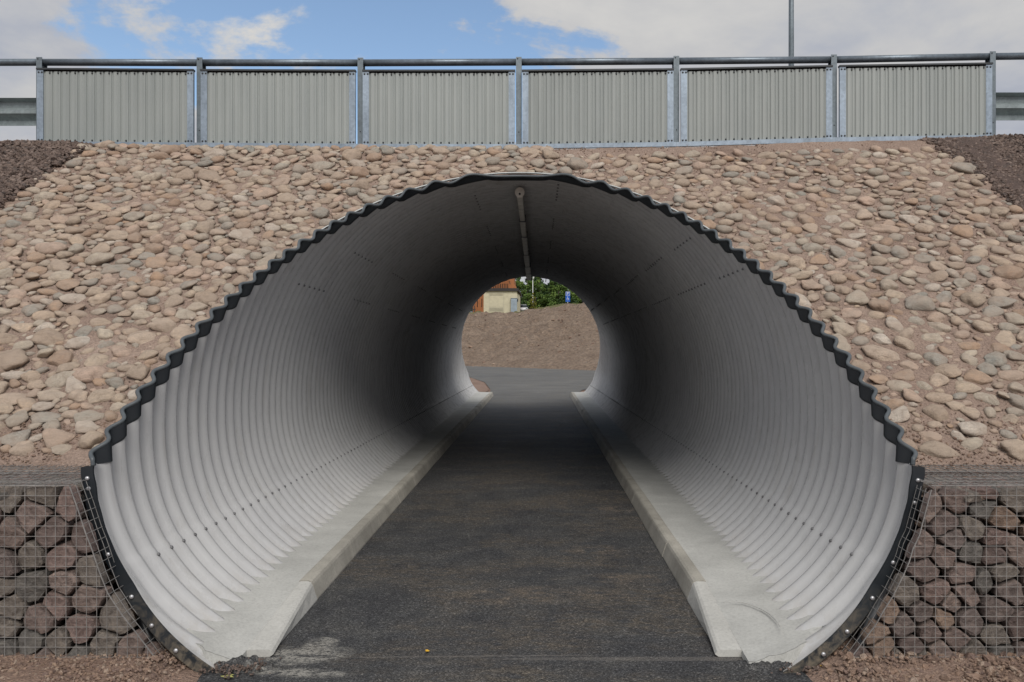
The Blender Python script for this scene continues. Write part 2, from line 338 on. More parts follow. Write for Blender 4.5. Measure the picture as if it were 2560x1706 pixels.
class MB:
    def __init__(s): s.v = []; s.f = []
    def add(s, v, f):
        k = len(s.v); s.v += [tuple(map(float, p)) for p in v]; s.f += [tuple(i+k for i in q) for q in f]; return s
    def box(s, x0, x1, y0, y1, z0, z1, c=0.0):
        if c <= 0:
            v = [(x, y, z) for z in (z0, z1) for (x, y) in ((x0, y0), (x1, y0), (x1, y1), (x0, y1))]
            return s.add(v, [(3, 2, 1, 0), (4, 5, 6, 7), (0, 1, 5, 4), (1, 2, 6, 5), (2, 3, 7, 6), (3, 0, 4, 7)])
        v = []
        for z, i in ((z0, c), (z0+c, 0), (z1-c, 0), (z1, c)):
            a, b2, e, d = x0+i, x1-i, y0+i, y1-i; k = c*.6
            v += [(a+k, e, z), (b2-k, e, z), (b2, e+k, z), (b2, d-k, z), (b2-k, d, z), (a+k, d, z), (a, d-k, z), (a, e+k, z)]
        f = [tuple(range(7, -1, -1)), tuple(range(24, 32))]
        for r in range(3):
            for i in range(8): f.append((r*8+i, r*8+(i+1) % 8, r*8+8+(i+1) % 8, r*8+8+i))
        return s.add(v, f)
    def tube(s, pts, r, n=6, cap=True):
        pts = [Vector(p) for p in pts]; k = len(s.v); m = len(pts)
        rr = r if isinstance(r, (list, tuple)) else [r]*m
        up = None
        for i, p in enumerate(pts):
            d = (pts[min(i+1, m-1)]-pts[max(i-1, 0)]).normalized()
            if up is None: up = Vector((0, 0, 1)) if abs(d.z) < .9 else Vector((1, 0, 0))
            a = d.cross(up).normalized(); b_ = a.cross(d).normalized(); up = b_
            for j in range(n):
                w = 2*PI*(j+.5)/n; q = p+(a*math.cos(w)+b_*math.sin(w))*rr[i]; s.v.append(tuple(q))
        for i in range(m-1):
            for j in range(n):
                s.f.append((k+i*n+j, k+i*n+(j+1) % n, k+(i+1)*n+(j+1) % n, k+(i+1)*n+j))
        if cap:
            s.f.append(tuple(k+j for j in range(n))[::-1]); s.f.append(tuple(k+(m-1)*n+j for j in range(n)))
        return s
    def prism(s, poly, axis, a, b_):
        # poly: 2-D outline; axis 'x','y','z' extruded from a to b_
        n = len(poly)
        def P(q, t):
            u, w = q
            return {'x': (t, u, w), 'y': (u, t, w), 'z': (u, w, t)}[axis]
        v = [P(q, a) for q in poly]+[P(q, b_) for q in poly]
        f = [tuple(range(n))[::-1], tuple(range(n, 2*n))]+[(i, (i+1) % n, n+(i+1) % n, n+i) for i in range(n)]
        return s.add(v, f)
    def dome(s, c, d, r, h, n=8):
        # small bolt head at c facing d
        d = Vector(d).normalized(); a = d.orthogonal().normalized(); b_ = d.cross(a); c = Vector(c); k = len(s.v)
        for (q, e) in ((1, 0), (1, .35), (.72, .8)):
            for j in range(n):
                w = 2*PI*j/n; s.v.append(tuple(c+(a*math.cos(w)+b_*math.sin(w))*r*q+d*h*e))
        s.v.append(tuple(c+d*h))
        for i in range(2):
            for j in range(n): s.f.append((k+i*n+j, k+i*n+(j+1) % n, k+(i+1)*n+(j+1) % n, k+(i+1)*n+j))
        for j in range(n): s.f.append((k+2*n+j, k+2*n+(j+1) % n, k+3*n))
        return s
    def build(s, name, mat, parent=None, smooth=False, kind=None, loc=(0, 0, 0)):
        return mesh_obj(name, s.v, s.f, mat, parent, smooth, kind, loc)
def grid_faces(nr, nc, closed=False):
    i = np.arange(nr-1)[:, None]*nc; j = np.arange(nc-1)[None, :]
    a = (i+j).ravel(); return np.stack([a, a+1, a+nc+1, a+nc], 1)
def sst(a, b_, x): t = np.clip((x-a)/(b_-a), 0, 1); return t*t*(3-2*t)
def fbm(x, y, s, seed=0, o=3):
    return noise.fractal(Vector((x*s+seed*17.3, y*s-seed*5.1, seed*3.3)), 1.0, 2.0, o)
# point seen at photo position (px,py) at distance Y, used only to turn measurements into metres
def at(px, py, Y): return Vector(((px-1342)/1920*Y, Y, CAMH+(877-py)/1920*Y))

# ------------------------------------------------------------------ pipe section
XC, PA, PBT, PBB, HC, PN = -.175, 2.122, 2.132, 1.434, 1.168, 2.36
Z0, SL, HB, KK = 3.968, 1.529, 1.035, .234
ZF, SF, HBF = 25.2, 3.19, .90
PIT, PH, AMP = .1519, 3.937, .0235
def sec(th, off=0.0):
    th = np.asarray(th, float); c = np.cos(th); s_ = np.sin(th)
    # upper part elliptical, lower part a fuller super-ellipse
    sa = np.where(c > 0, np.abs(s_), (1-np.abs(c)**PN)**(1/PN))*np.sign(s_)
    x = XC+PA*sa+off*s_; h = HC+(np.where(c > 0, PBT, PBB)+off)*c
    return x, h
def znear(h): return np.maximum(0, h-HB)*SL+np.interp(h, [-.3, .03, .4, .6, HB], [3.72, 3.825, 3.945, 3.955, Z0])
def zfar(h): return ZF-np.maximum(0, h-HBF)*SF
def cor(y): return -AMP*np.cos(2*PI*(y-PH)/PIT)
def th_at_h(h, right=True):
    c = (h-HC)/(PBT if h > HC else PBB); t = math.acos(max(-1, min(1, c))); return t if right else -t
# heights of road embankment
EY0, EH0, ESL = 4.43, .915, .748
base_px = [(98, 368), (499, 371.5), (901, 374.5), (1297, 375.5), (1691, 370), (2085, 358.5), (2482, 352)]
FY = 8.5
bx = [(-12)]+[(p-1342)/1920*FY for p, _ in base_px]+[12]
bh = [CAMH+(877-368)/1920*FY]+[CAMH+(877-q)/1920*FY for _, q in base_px]+[CAMH+(877-352)/1920*FY]
def topline(x): return np.interp(x, bx, bh)
def emb(x, Y):
    h = EH0+(Y-EY0)*ESL
    cap = topline(x)-.035
    hc_ = EH0+(8.2-EY0)*ESL
    adj = (cap-hc_-.03)*sst(6.6, 8.2, Y)
    h = h+adj
    return np.where(Y > 8.2, (hc_+(cap-hc_-.03))+(Y-8.2)*.1, h)

# ------------------------------------------------------------------ SETTING: ground, road, slopes
def floorh(Y): return np.maximum(0, Y-4)*.0068
def T(x, Y):
    x = np.asarray(x, float); Y = np.asarray(Y, float)
    up = np.interp(x, [-30, -4.1, 3.1, 30], [47, 45, 39.9, 36])
    cr = 60.0
    hE = .14+.027*(up-25)
    crest = np.interp(x, [-40, -5.4, -1.9, .25, 2.4, 3.8, 40], [4.4, 4.47, 4.5, 4.83, 5.08, 5.18, 6.0])
    flat = .14+.027*(Y-25)
    t = np.clip((Y-up)/(cr-up), 0, 1)
    sl = hE+(crest-hE)*(t**.92)
    far_ = crest+(Y-cr)*(crest-1.65)/cr*np.where(Y < 160, 1, 0)
    far_ = np.where(Y >= 160, crest+100*(crest-1.65)/cr, far_)
    h = np.where(Y < up, flat, np.where(Y < cr, sl, far_))
    h = np.where(Y < 25, floorh(Y)-.03, h)
    return h
def front_h(x, Y):
    d = np.where(x < 0, -1.66-x, x-1.30)
    k = sst(-.02, .25, d)
    rise = np.interp(Y, [0, 3.2, 3.75, 4.2], [0, .02, .075, .085])
    return -.02+k*(rise+.02)+.0*x
ys = np.concatenate([np.linspace(-80, -5, 12), np.linspace(-4, 3, 20), np.arange(3.05, 4.4, .03), np.linspace(4.5, 24.6, 10), np.arange(25, 62, .35), np.linspace(63, 160, 60), np.linspace(170, 420, 16)])
xs = np.concatenate([np.linspace(-260, -20, 14), np.linspace(-18, -6, 22), np.arange(-5.6, 5.6, .16), np.linspace(6, 18, 22), np.linspace(20, 260, 14)])
X, Y = np.meshgrid(xs, ys)
Hh = np.where(Y < 4.4, front_h(X, Y), T(X, Y))
nz = np.array([[fbm(x, y, .5, 1, 5) for x in xs] for y in ys])
nz2 = np.array([[fbm(x, y, 5, 2, 3) for x in xs] for y in ys])
nz3 = np.array([[fbm(x, y, 1.6, 5, 5) for x in xs] for y in ys])
Hh = Hh+np.where((Y > 45), (nz*.12+nz3*.26)*np.clip((Y-45)/4, 0, 1), 0)+np.where((Y > 24) & (Y < 45), nz*.01, 0)
fr = (Y < 4.2) & ((X < -1.75) | (X > 1.45))
Hh = Hh+np.where(fr, nz2*.012, 0)
Hh = np.where((Y > 4.05) & (Y < 25), np.minimum(Hh, -.05), Hh)
g = mesh_obj('ground', np.stack([X, Y, Hh], -1).reshape(-1, 3), grid_faces(len(ys), len(xs)), M_dirt, None, True, 'structure')
g.data.materials.append(M_ground); g.data.materials.append(M_grass)
fy = np.repeat(ys[:-1], len(xs)-1); fx = np.tile(xs[:-1], len(ys)-1)
mi = np.where(fy < 36, 1, np.where(fy > 61, 2, 0)); g.data.polygons.foreach_set('material_index', mi.astype(np.int32))

# asphalt path through the tunnel and the crossing path beyond it
ry = np.concatenate([np.linspace(-40, 2, 12), np.arange(2.1, 4.3, .05), np.linspace(4.4, 25.0, 90)])
rv = []
nxr = 26
for y in ry:
    if y < 3.9: a, b_ = -1.64, 1.52
    elif y < 4.1: a, b_ = -1.56, 1.20
    else: a, b_ = -1.46, 1.04+.0055*(y-4)
    for i in range(nxr):
        x = a+(b_-a)*i/(nxr-1)
        e = (.025*fbm(y, i*.1, 9, 4, 3) if i in (0, nxr-1) and y < 4 else 0)
        rv.append((x+e, y, float(floorh(y))+.004*fbm(x, y, 1.2, 3, 2)-.0))
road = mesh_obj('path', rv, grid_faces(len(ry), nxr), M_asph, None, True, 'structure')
lx = [-20, -8, -3.1, -2.1, -1.62, -1.55, 1.25, 1.6, 3, 8, 25]; ly = [41, 38, 34.7, 31, 27, 24.9, 24.9, 27, 29, 30, 31]
ux = [-20, -4.1, 0, 3.1, 12, 25]; uy = [49, 45, 42.2, 39.9, 38, 37]
cx = np.unique(np.concatenate([np.linspace(-20, 25, 150), lx, np.linspace(-3.2, -1.5, 30)]))
cvv = []
for x in cx:
    l_, u_ = np.interp(x, lx, ly), np.interp(x, ux, uy)
    for y in np.linspace(l_, u_, 40):
        hh = T(x, y); hh = max(hh, .135+.027*(min(y, 60)-25)) if y > 25 else .143
        cvv.append((x, y, float(min(hh, .14+.027*(y-25)))+.025 if y > 25 else .143))
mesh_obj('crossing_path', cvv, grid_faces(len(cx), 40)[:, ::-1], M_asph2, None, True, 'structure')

# embankment sheets, near side with the pipe mouth cut out
def bank(name, x0, x1, step, mat, amp=.012, kind='structure'):
    xs = np.arange(x0, x1+step*.5, step); ys = np.concatenate([[EY0-.35, EY0-.05], np.arange(EY0, 8.2, step), [8.2, 8.3, 8.4, 8.55, 8.75]])
    X, Y = np.meshgrid(xs, ys); H = emb(X, Y)
    H[0] = EH0-.10; H[1] = EH0-.03
    nzz = np.array([[fbm(x, y, 6, 8, 4) for x in xs] for y in ys]); nl = np.array([[fbm(x, y, 1.3, 9, 2) for x in xs] for y in ys])
    H = H+nzz*amp+nl*.012
    # cut the pipe hole
    off = np.where(H < 1.05, .10, .05)
    c = (H-HC)/np.where(H > HC, PBT+off, PBB+off); s_ = (X-XC)/(PA+off); r = np.hypot(c, s_)
    inside = r < 1
    F = grid_faces(len(ys), len(xs)); ins = inside.ravel()[F]
    keep = ~ins.all(1)
    # snap inside vertices of kept faces to the outline (sideways along x)
    used = np.zeros(X.size, bool); used[F[keep].ravel()] = True
    snap = used & inside.ravel()
    Xf, Yf, Hf = X.ravel().copy(), Y.ravel().copy(), H.ravel().copy(); rf = r.ravel()
    for i in np.nonzero(snap)[0]:
        Xf[i] = XC+(Xf[i]-XC)/rf[i]; hn = HC+(Hf[i]-HC)/rf[i]
        Yf[i] += (hn-Hf[i])/ESL; Hf[i] = hn
    return mesh_obj(name, np.stack([Xf, Yf, Hf], 1), F[keep], mat, None, True, kind)
# boundary between cobbles and crushed stone
def xl_b(Y): return np.interp(Y, [4, 7.14, 8.2, 9], [-5.45, -4.99, -4.83, -4.70])
def xr_b(Y): return np.interp(Y, [4, 7.04, 8.25, 9], [5.15, 4.47, 4.22, 4.05])
emb_o = bank('embankment', -5.6, 5.3, .055, M_mortar)
bank('embankment_left', -16, -5.62, .12, M_darkbed, .03); bank('embankment_right', 5.32, 16, .12, M_darkbed, .03)
# deck of the upper road and the far bank
dk = []; dxs = np.linspace(-16, 16, 33)
for y in (8.72, 9.2, 14, 15.5, 16.2):
    for x in dxs: dk.append((x, y, float(topline(x))+(-.02 if y < 9 else .02)))
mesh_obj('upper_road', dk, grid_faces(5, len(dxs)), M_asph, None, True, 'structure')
fb = []
for y, k in ((16.2, 0), (17.6, .1), (21, .55), (25.0, .97), (25.6, 1.0)):
    for x in dxs:
        t_ = float(topline(x)); fb.append((x, y, t_+.0-k*(t_-.1)))
# far bank with its own opening
fx_ = np.arange(-16, 16.01, .2); fy_ = np.arange(16.1, 25.9, .2); X, Y = np.meshgrid(fx_, fy_)
H = np.interp(Y, [16.1, 17.3, 24.9, 25.6], [3.85, 3.62, 1.0, .15])
c = (H-HC)/np.where(H > HC, PBT+.06, PBB+.06); s_ = (X-XC)/(PA+.06); ins = (np.hypot(c, s_) < 1).ravel()
F = grid_faces(len(fy_), len(fx_)); keep = ~ins[F].any(1)
mesh_obj('far_embankment', np.stack([X, Y, H], -1).reshape(-1, 3), F[keep], M_dirt, None, True, 'structure')
# retaining backs behind the gabions (packed fill seen through the stones)
for sx, x0, x1 in ((-1, -8, -2.33), (1, 1.97, 8)):
    MB().box(min(x0, x1), max(x0, x1), 4.36, 4.40, -.1, .9).build('packed_fill', M_darkbed, None, kind='structure')
for poly in ([(-2.35, .9), (-2.26, .7), (-2.17, .45), (-1.98, .15), (-1.90, -.1), (-2.4, -.1)], [(1.99, .9), (1.92, .7), (1.84, .45), (1.66, .15), (1.56, -.1), (2.04, -.1)]):
    MB().prism(poly, 'y', 4.25, 4.355).build('packed_fill', M_dark, None, kind='structure')

# ------------------------------------------------------------------ THE TUNNEL
tun = tag(empty('tunnel', (XC, Z0, 0)), 'corrugated steel pipe underpass with black edged slanting mouth through the cobbled embankment', 'tunnel')
TL = Vector((XC, Z0, 0))
def tchild(o):
    o.parent = tun; o.matrix_parent_inverse = tun.matrix_world.inverted() if False else o.matrix_parent_inverse
    o.location = (-TL.x, -TL.y, -TL.z); return o
SEAMH = .49
thb = 2.55
NTH = 340
th = np.linspace(-thb, thb, NTH)
rows = np.arange(3.6, 25.35, PIT/6.0)
TH, YY = np.meshgrid(th, rows)
xs_, hs_ = sec(TH)
zn_, zf_ = znear(hs_), zfar(hs_)
Yc = np.clip(YY, zn_, zf_)
# lower plates lap inside the upper ones at the seams (small step)
lap = np.where(hs_ < SEAMH, -.0035, 0.0)
fade = np.where(hs_ < 1.0, sst(0, .13, Yc-zn_), 1.0)
off = cor(Yc)*fade+lap*1.3-.0035*(np.floor((Yc-4.45)/1.975) % 2)*(Yc > 4.45)
# ring joints every 1.95 m
px_, ph_ = sec(TH, 0.0); nx_, nh_ = np.sin(TH), np.cos(TH)
px_ = px_+off*nx_; ph_ = ph_+off*nh_
V = np.stack([px_, Yc, ph_], -1).reshape(-1, 3); F = grid_faces(len(rows), NTH)
yf = Yc.ravel()[F]; keep = (yf.max(1)-yf.min(1)) > 1e-5
hf = V[:, 2][F].max(1); ym = yf.min(1)
xm = np.abs(V[:, 0][F]-XC).max(1)
ok = keep & ~((ym > 4.2) & (hf < .03+.0068*(ym-4))) & ~((ym <= 4.2) & (hf < .0))
shell = tchild(mesh_obj('pipe_shell', V, F[ok][:, ::-1], M_pipe, None, True))
# black edging around the bevel: bead + inner flange, following the corrugation
th0 = th_at_h(1.0)+.0
tb = np.linspace(-th0, th0, 1500)
x_, h_ = sec(tb); z_ = znear(h_); o_ = cor(z_)+.006
bxp = x_+o_*np.sin(tb); bhp = h_+o_*np.cos(tb)
pts = [(bxp[i], z_[i]-.004, bhp[i]) for i in range(0, len(tb), 2)]
b = MB(); b.tube(pts, .0125, 6); tchild(b.build('edge_bead', M_bead, None, True))
FLW = .155
fv = []; K = 12
for k in range(K+1):
    yy = z_+FLW*k/K; oo = cor(yy)-.007-(.0 if k < K else -.006)
    fv.append(np.stack([x_+oo*np.sin(tb), yy, h_+oo*np.cos(tb)], 1))
fv = np.concatenate(fv); tchild(mesh_obj('edge_flange', fv, grid_faces(K+1, len(tb)), M_rub, None, True))
# outer pale membrane strip
ov = []
for k, (dy_, r_) in enumerate(((.0, .018), (.0, .026), (.08, .026))):
    tt = tb[np.abs(tb) < .85][::4]; xx, hh = sec(tt); zz_ = znear(hh)+dy_+.010
    ov.append(np.stack([xx+r_*np.sin(tt), zz_, hh+r_*np.cos(tt)], 1))
tchild(mesh_obj('membrane_strip', np.concatenate(ov), grid_faces(3, len(tb[np.abs(tb) < .85][::4])), M_film, None, True))
# flat collar on the lower straight cut, both sides
def lower_band(sgn):
    b = MB(); t0 = th_at_h(1.0); t1 = th_at_h(-.03); n = 60; vv = []
    prof = [(-.008, -.016), (.052, -.016), (.060, -.008), (.060, .05), (.052, .05), (.052, -.004), (-.008, -.004)]
    for i in range(n):
        t_ = t0+(t1-t0)*i/(n-1)
        x0, h0 = sec(sgn*t_); zz_ = float(znear(h0))
        wig = .004*math.sin(i*.9)*math.exp(-i*.1)
        for (ro, dy_) in prof:
            r_ = ro+wig
            vv.append((float(x0)+r_*math.sin(sgn*t_), zz_+dy_, float(h0)+r_*math.cos(sgn*t_)))
    m = len(prof); f = []
    for i in range(n-1):
        for j in range(m): f.append((i*m+j, i*m+(j+1) % m, (i+1)*m+(j+1) % m, (i+1)*m+j))
    f.append(tuple(range(m))); f.append(tuple((n-1)*m+j for j in range(m)))
    return tchild(mesh_obj('edge_collar', vv, f if sgn > 0 else [q[::-1] for q in f], M_rub))
lower_band(-1); lower_band(1)
for sgn, lst in ((-1, [(237, 1191), (229, 1219), (281, 1381), (339, 1486), (386.5, 1559), (444.5, 1622)]), (1, [(2287, 1198.6), (2280.6, 1254.6), (2233, 1406), (2182, 1496), (2112, 1573), (2052, 1628)])):
    for (px, py) in lst:
        # nearest section angle
        best = min(np.linspace(1.4, 2.45, 600), key=lambda t_: (lambda xh: abs(math.atan2((px-1342), (877-py))-math.atan2(float(xh[0]), float(xh[1])-CAMH)))(sec(sgn*t_, .026)))
        x0, h0 = sec(sgn*best, .026)
        bb = MB().dome((float(x0), float(znear(h0))-.016, float(h0)), (0, -1, 0), .0115, .009, 10)
        tchild(bb.build('bolt', M_bolt, None, True))
# bolts along the lower seams (one per corrugation) and in groups along the upper seams
sb = MB()
for sgn in (-1, 1):
    t_ = th_at_h(SEAMH-.035); x0, h0 = sec(sgn*t_)
    y = PH+PIT*2
    k = 0
    while y < 24.9:
        o = float(cor(y))-.002
        c_ = (float(x0)+o*math.sin(sgn*t_), y, float(h0)+o*math.cos(t_))
        sb.dome(c_, (-math.sin(sgn*t_), 0, -math.cos(t_)), .012, .012, 6); y += PIT; k += 1
tchild(sb.build('seam_bolts', M_boltg, None, True, 'stuff')); sb = MB()
def ray_theta(mx, mh):
    best = None
    for t_ in np.linspace(-PI/2*1.1, PI/2*1.1, 2000):
        x0, h0 = sec(t_); e = abs(math.atan2(float(x0), float(h0)-CAMH)-math.atan2(mx, mh))
        if best is None or e < best[0]: best = (e, t_, math.hypot(float(x0), float(h0)-CAMH))
    return best[1], best[2]
for (mx, my) in ((-606, 172), (-465, 252), (-155, 391), (55, 424), (392, 289), (517, 207), (318, 239), (427, 172)):
    t_, rr = ray_theta(mx, my); y0 = rr*1920/math.hypot(mx, my)
    y0 = PH+PIT*round((y0-PH)/PIT)
    x0, h0 = sec(t_); g0 = 0
    while y0+g0 < 19:
        for k in range(6):
            y = y0+g0+k*PIT
            if y < float(znear(h0))+.2: continue
            o = float(cor(y))-.004
            sb.dome((float(x0)+o*math.sin(t_), y, float(h0)+o*math.cos(t_)), (-math.sin(t_), 0, -math.cos(t_)), .011, .013, 6)
        g0 += PIT*13
tchild(sb.build('seam_bolts', M_boltg, None, True, 'stuff'))
# ring joint laps: thin steel bands every 1.95 m near the far end
for y in (19.4, 21.35, 23.3):
    pass

# concrete ledges
def ledge(sgn):
    v = []; n = 260; ysl = np.linspace(3.86, 24.9, n); m = 14
    for i, y in enumerate(ysl):
        ko = (-1.512 if sgn < 0 else 1.068+.0055*(y-4))
        hx = th_at_h(.13+float(floorh(y))); x_w = float(sec(sgn*hx)[0])
        x_w += sgn*.06
        for j in range(m):
            u = j/(m-1); x = ko+(x_w-ko)*u
            h = .112+float(floorh(y))+.016*u-.004*math.sin(u*PI)+.004*fbm(x, y, 7, 11, 3)+.02*max(0, (u-.72)/.28)**1.5*(1+1.4*fbm(x, y, 11, 12, 2))
            drop = float(np.interp(y, [3.86, 4.0, 4.9], [.085, .078, 0]))*(1-u)**1.5
            yy = y+(.035*fbm(x, 1, 9, 13, 3) if i == 0 else 0)+(.10*u*u if i < 2 else 0)
            v.append((x, yy, h-drop))
    k = len(v)
    for j in range(m): v.append((v[j][0], v[j][1]-.001, v[j][2]-.001))
    for j in range(m): v.append((v[j][0], v[j][1]-.015-.01*random.random(), -.03))
    f = grid_faces(n, m)[:, ::(1 if sgn < 0 else -1)].tolist()
    f = [tuple(q) for q in grid_faces(n, m).tolist()]+[(k+j, k+j+1, k+m+j+1, k+m+j) for j in range(m-1)]
    k2 = len(v)
    for i in range(n): v.append((v[i*m][0], v[i*m][1], v[i*m][2])); v.append((v[i*m][0]-sgn*.004, v[i*m][1], -.05))
    f += [(k2+2*i, k2+2*i+1, k2+2*i+3, k2+2*i+2) for i in range(n-1)]
    return mesh_obj('concrete_ledge', v, f, M_slab, None, True)
lg = ledge(-1); tag(lg, 'pale smooth concrete ledge between the left kerb and the corrugated wall', 'ledge')
lg = ledge(1); tag(lg, 'pale concrete ledge with a round screed mark between the right kerb and the wall', 'ledge')
# raised arc of fresh screed on the right ledge near the mouth
arc = MB(); ap = [(x, y, .118) for x, y in ((1.09, 4.50), (1.16, 4.52), (1.21, 4.50), (1.25, 4.45), (1.285, 4.38), (1.305, 4.30), (1.31, 4.2), (1.30, 4.1), (1.28, 4.02))]
arc.tube(ap, [.001, .002, .003, .003, .004, .004, .003, .002, .001], 6)
arc_o = arc.build('screed_ridge', M_slab, lg, True)

# kerbs: blocks of one metre
def kerb(sgn):
    root = tag(empty('kerb', (-1.5 if sgn < 0 else 1.07, 4, 0)), 'grey concrete kerb line on the left of the asphalt path, near block ramped' if sgn < 0 else 'grey concrete kerb line on the right of the asphalt path, near block ramped down', 'kerb', )
    y = 4.0; i = 0
    while y < 24.75:
        L_ = .90 if i == 0 else .995
        e = min(y+L_-.011, 24.85)
        def xo(yy): return -1.515 if sgn < 0 else 1.070+.0055*(yy-4)
        # profile: outer face, top with rounded inner arris, battered inner face
        def prof(yy, hk):
            o = xo(yy); s_ = -sgn; f0 = float(floorh(yy))
            P = [(0, -.08), (0, hk), (.012, hk+.004)]
            P += [(.062, hk+.004), (.078, hk-.004), (.088, hk-.02), (.118, .02*hk/.12-.01), (.122, -.08)]
            return [(o+s_*a, yy, f0+b_) for a, b_ in P]
        jit = random.uniform(-.003, .003); jx = random.uniform(-.003, .003)
        secs = []
        nn = 6
        for k in range(nn):
            yy = y+(e-y)*k/(nn-1)
            hk = (.035+(.118-.035)*min(1, (k/(nn-1))*1.0) if i == 0 else .118)+jit
            p = prof(yy, hk)
            if i == 0 and k < nn-1: p = [(a+(-sgn)*(.055 if q in (3, 4, 5) else 0)*(1-k/(nn-1)), b_, c_) for q, (a, b_, c_) in enumerate(p)]
            secs.append([(a+jx, b_, c_) for a, b_, c_ in p])
        v = [q for s_ in secs for q in s_]; m = 8; f = []
        for k in range(nn-1):
            for j in range(m-1): f.append((k*m+j, k*m+j+1, (k+1)*m+j+1, (k+1)*m+j))
        f.append(tuple(range(m))); f.append(tuple((nn-1)*m+j for j in range(m))[::-1])
        if sgn < 0: f = [q[::-1] for q in f]
        o = mesh_obj('kerb_block', [(a-root.location.x, b_-4, c_) for a, b_, c_ in v], f, M_kerb2 if i == 0 else M_kerb, root)
        if i == 0: o['label'] = 'pale ramped kerb block at the tunnel mouth'
        y += L_; i += 1
kerb(-1); kerb(1)

# cable conduit under the crown with round junction box
cd = tag(empty('ceiling_conduit', (XC, 8, 3.2)), 'grey cable conduit with round junction box running along the tunnel crown', 'conduit')
def lc(o): o.location = (-XC, -8, -3.2); o.parent = cd; return o
CH = 3.3-.105
lc(MB().tube([(XC, 7.86, CH+.02), (XC, 7.93, CH+.035)], .05, 20).build('junction_box', M_box, None, False))
MB_ = MB(); MB_.tube([(XC, 7.855, CH+.003), (XC, 7.862, CH+.004)], .011, 10); lc(MB_.build('box_opening', M_hole, None))
jy = [7.95, 9.4, 10.7, 12.7, 14.5, 15.8, 17.2]
for i in range(len(jy)-1):
    w0 = .031+.0032*(jy[i]-8)*.9
    b = MB().box(XC-w0, XC+w0, jy[i]+.01, jy[i+1]-.01, CH-.02, CH+.02, .006); lc(b.build('conduit_length', M_box, None))
    b = MB().box(XC-w0-.008, XC+w0+.008, jy[i+1]-.03, jy[i+1]+.03, CH-.024, CH+.06); lc(b.build('clamp', M_bdark, None))

# ------------------------------------------------------------------ COBBLES set in the embankment
def ico(sub):
    import bmesh
    bm = bmesh.new(); bmesh.ops.create_icosphere(bm, subdivisions=sub, radius=1)
    v = np.array([p.co[:] for p in bm.verts]); f = np.array([[q.index for q in p.verts] for p in bm.faces]); bm.free(); return v, f
I2 = ico(3); I1 = ico(2); I0 = ico(1)
def stoneshape(base, seed, rough=.16, ang=.0, boxy=.12):
    v, f = base; out = np.empty_like(v); sd_ = seed*7.31
    # soft facets
    rr = np.random.default_rng(seed)
    pl = rr.normal(size=(7, 3)); pl /= np.linalg.norm(pl, axis=1)[:, None]; pd = rr.uniform(.62, .95, 7)
    for i, p in enumerate(v):
        n_ = noise.noise(Vector(p)*1.1+Vector((sd_, 0, 0)))*rough*1.5+noise.noise(Vector(p)*2.6+Vector((0, sd_, 0)))*rough*.5
        q = p*(1+n_)
        for a in range(7):
            d_ = q@pl[a]-pd[a]
            if d_ > 0: q = q-pl[a]*d_*(.55+ang)
        out[i] = q
    return out
sn = Vector((0, -ESL, 1)).normalized(); sv = Vector((0, 1, ESL)).normalized(); sxv = Vector((1, 0, 0))
variants = [stoneshape(I1, 100+i, .26, .08) for i in range(16)]; variants2 = [stoneshape(I2, 100+i, .26, .08) for i in range(16)]
def inside_pipe(x, Y, mar):
    h = float(emb(x, Y)); c = (h-HC)/((PBT if h > HC else PBB)+.03+mar); s_ = (x-XC)/(PA+.03+mar); return c*c+s_*s_ < 1
cands = []; cell = {}
def tryplace(x, v_, a, b_, k):
    gx_, gy_ = int(x//.26), int(v_//.26)
    for i in range(gx_-1, gx_+2):
        for j in range(gy_-1, gy_+2):
            for (x2, v2, a2, b2) in cell.get((i, j), ()):
                if ((x-x2)/(a+a2))**2+((v_-v2)/(b_+b2))**2 < k: return False
    cell.setdefault((gx_, gy_), []).append((x, v_, a, b_)); cands.append((x, v_, a, b_)); return True
VL = math.hypot(1, ESL)
for stage, (n, a0, a1) in enumerate(((700, .092, .13), (9000, .064, .094), (30000, .046, .068), (60000, .024, .046))):
    for _ in range(n):
        Yp = random.uniform(4.54, 8.3); x = random.uniform(-5.2, 4.9)
        a = random.uniform(a0, a1); b_ = a*random.uniform(.55, .92)
        if x < xl_b(Yp)+a*.6+.08*math.sin(Yp*9) or x > xr_b(Yp)-a*.6-.08*math.sin(Yp*8): continue
        if inside_pipe(x, Yp, .02+a*.75): continue
        right = x > .2
        if right and Yp > 8.02: continue
        if right and random.random() < .05: continue
        if stage == 0 and random.random() < ((.3 if not right else .6) if Yp < 5.6 else .75): continue
        k = .66 if not right else (.80 if stage < 2 else .86)
        if stage == 3 and random.random() < .4: continue
        tryplace(x, (Yp-EY0)*VL, a, b_, k)
print('cobbles', len(cands))
stones = []
for (x, v_, a, b_) in cands:
    Yp = EY0+v_/VL
    h = float(emb(x, Yp)); tw = random.gauss(0, .45)
    t_ = random.uniform(.42, .72)*b_
    sink = random.uniform(-.25, .28) if x < .2 else random.uniform(-.15, .35)
    c = Vector((x, Yp, h))+sn*(t_*(.16-sink*.9))
    ax = (sxv*math.cos(tw)+sv*math.sin(tw)); ay = sn.cross(ax)
    tl = random.gauss(0, .2); ax2 = ax*math.cos(tl)+sn*math.sin(tl); nn = ax2.cross(ay)
    stones.append((c, ax2*a, ay*b_, nn*t_, a*b_/(Yp*Yp), random.randrange(16)))
stones.sort(key=lambda s_: -s_[4])
from mathutils import Matrix
meshes = []
for i, vv in enumerate(variants2):
    me = bpy.data.meshes.new('cobble'); me.from_pydata(vv.tolist(), [], I2[1].tolist()); me.materials.append(M_cob)
    me.polygons.foreach_set('use_smooth', [True]*len(me.polygons)); me.update(); meshes.append(me)
def visible(c): return abs((c.x/c.y)*1920+62) < 1330
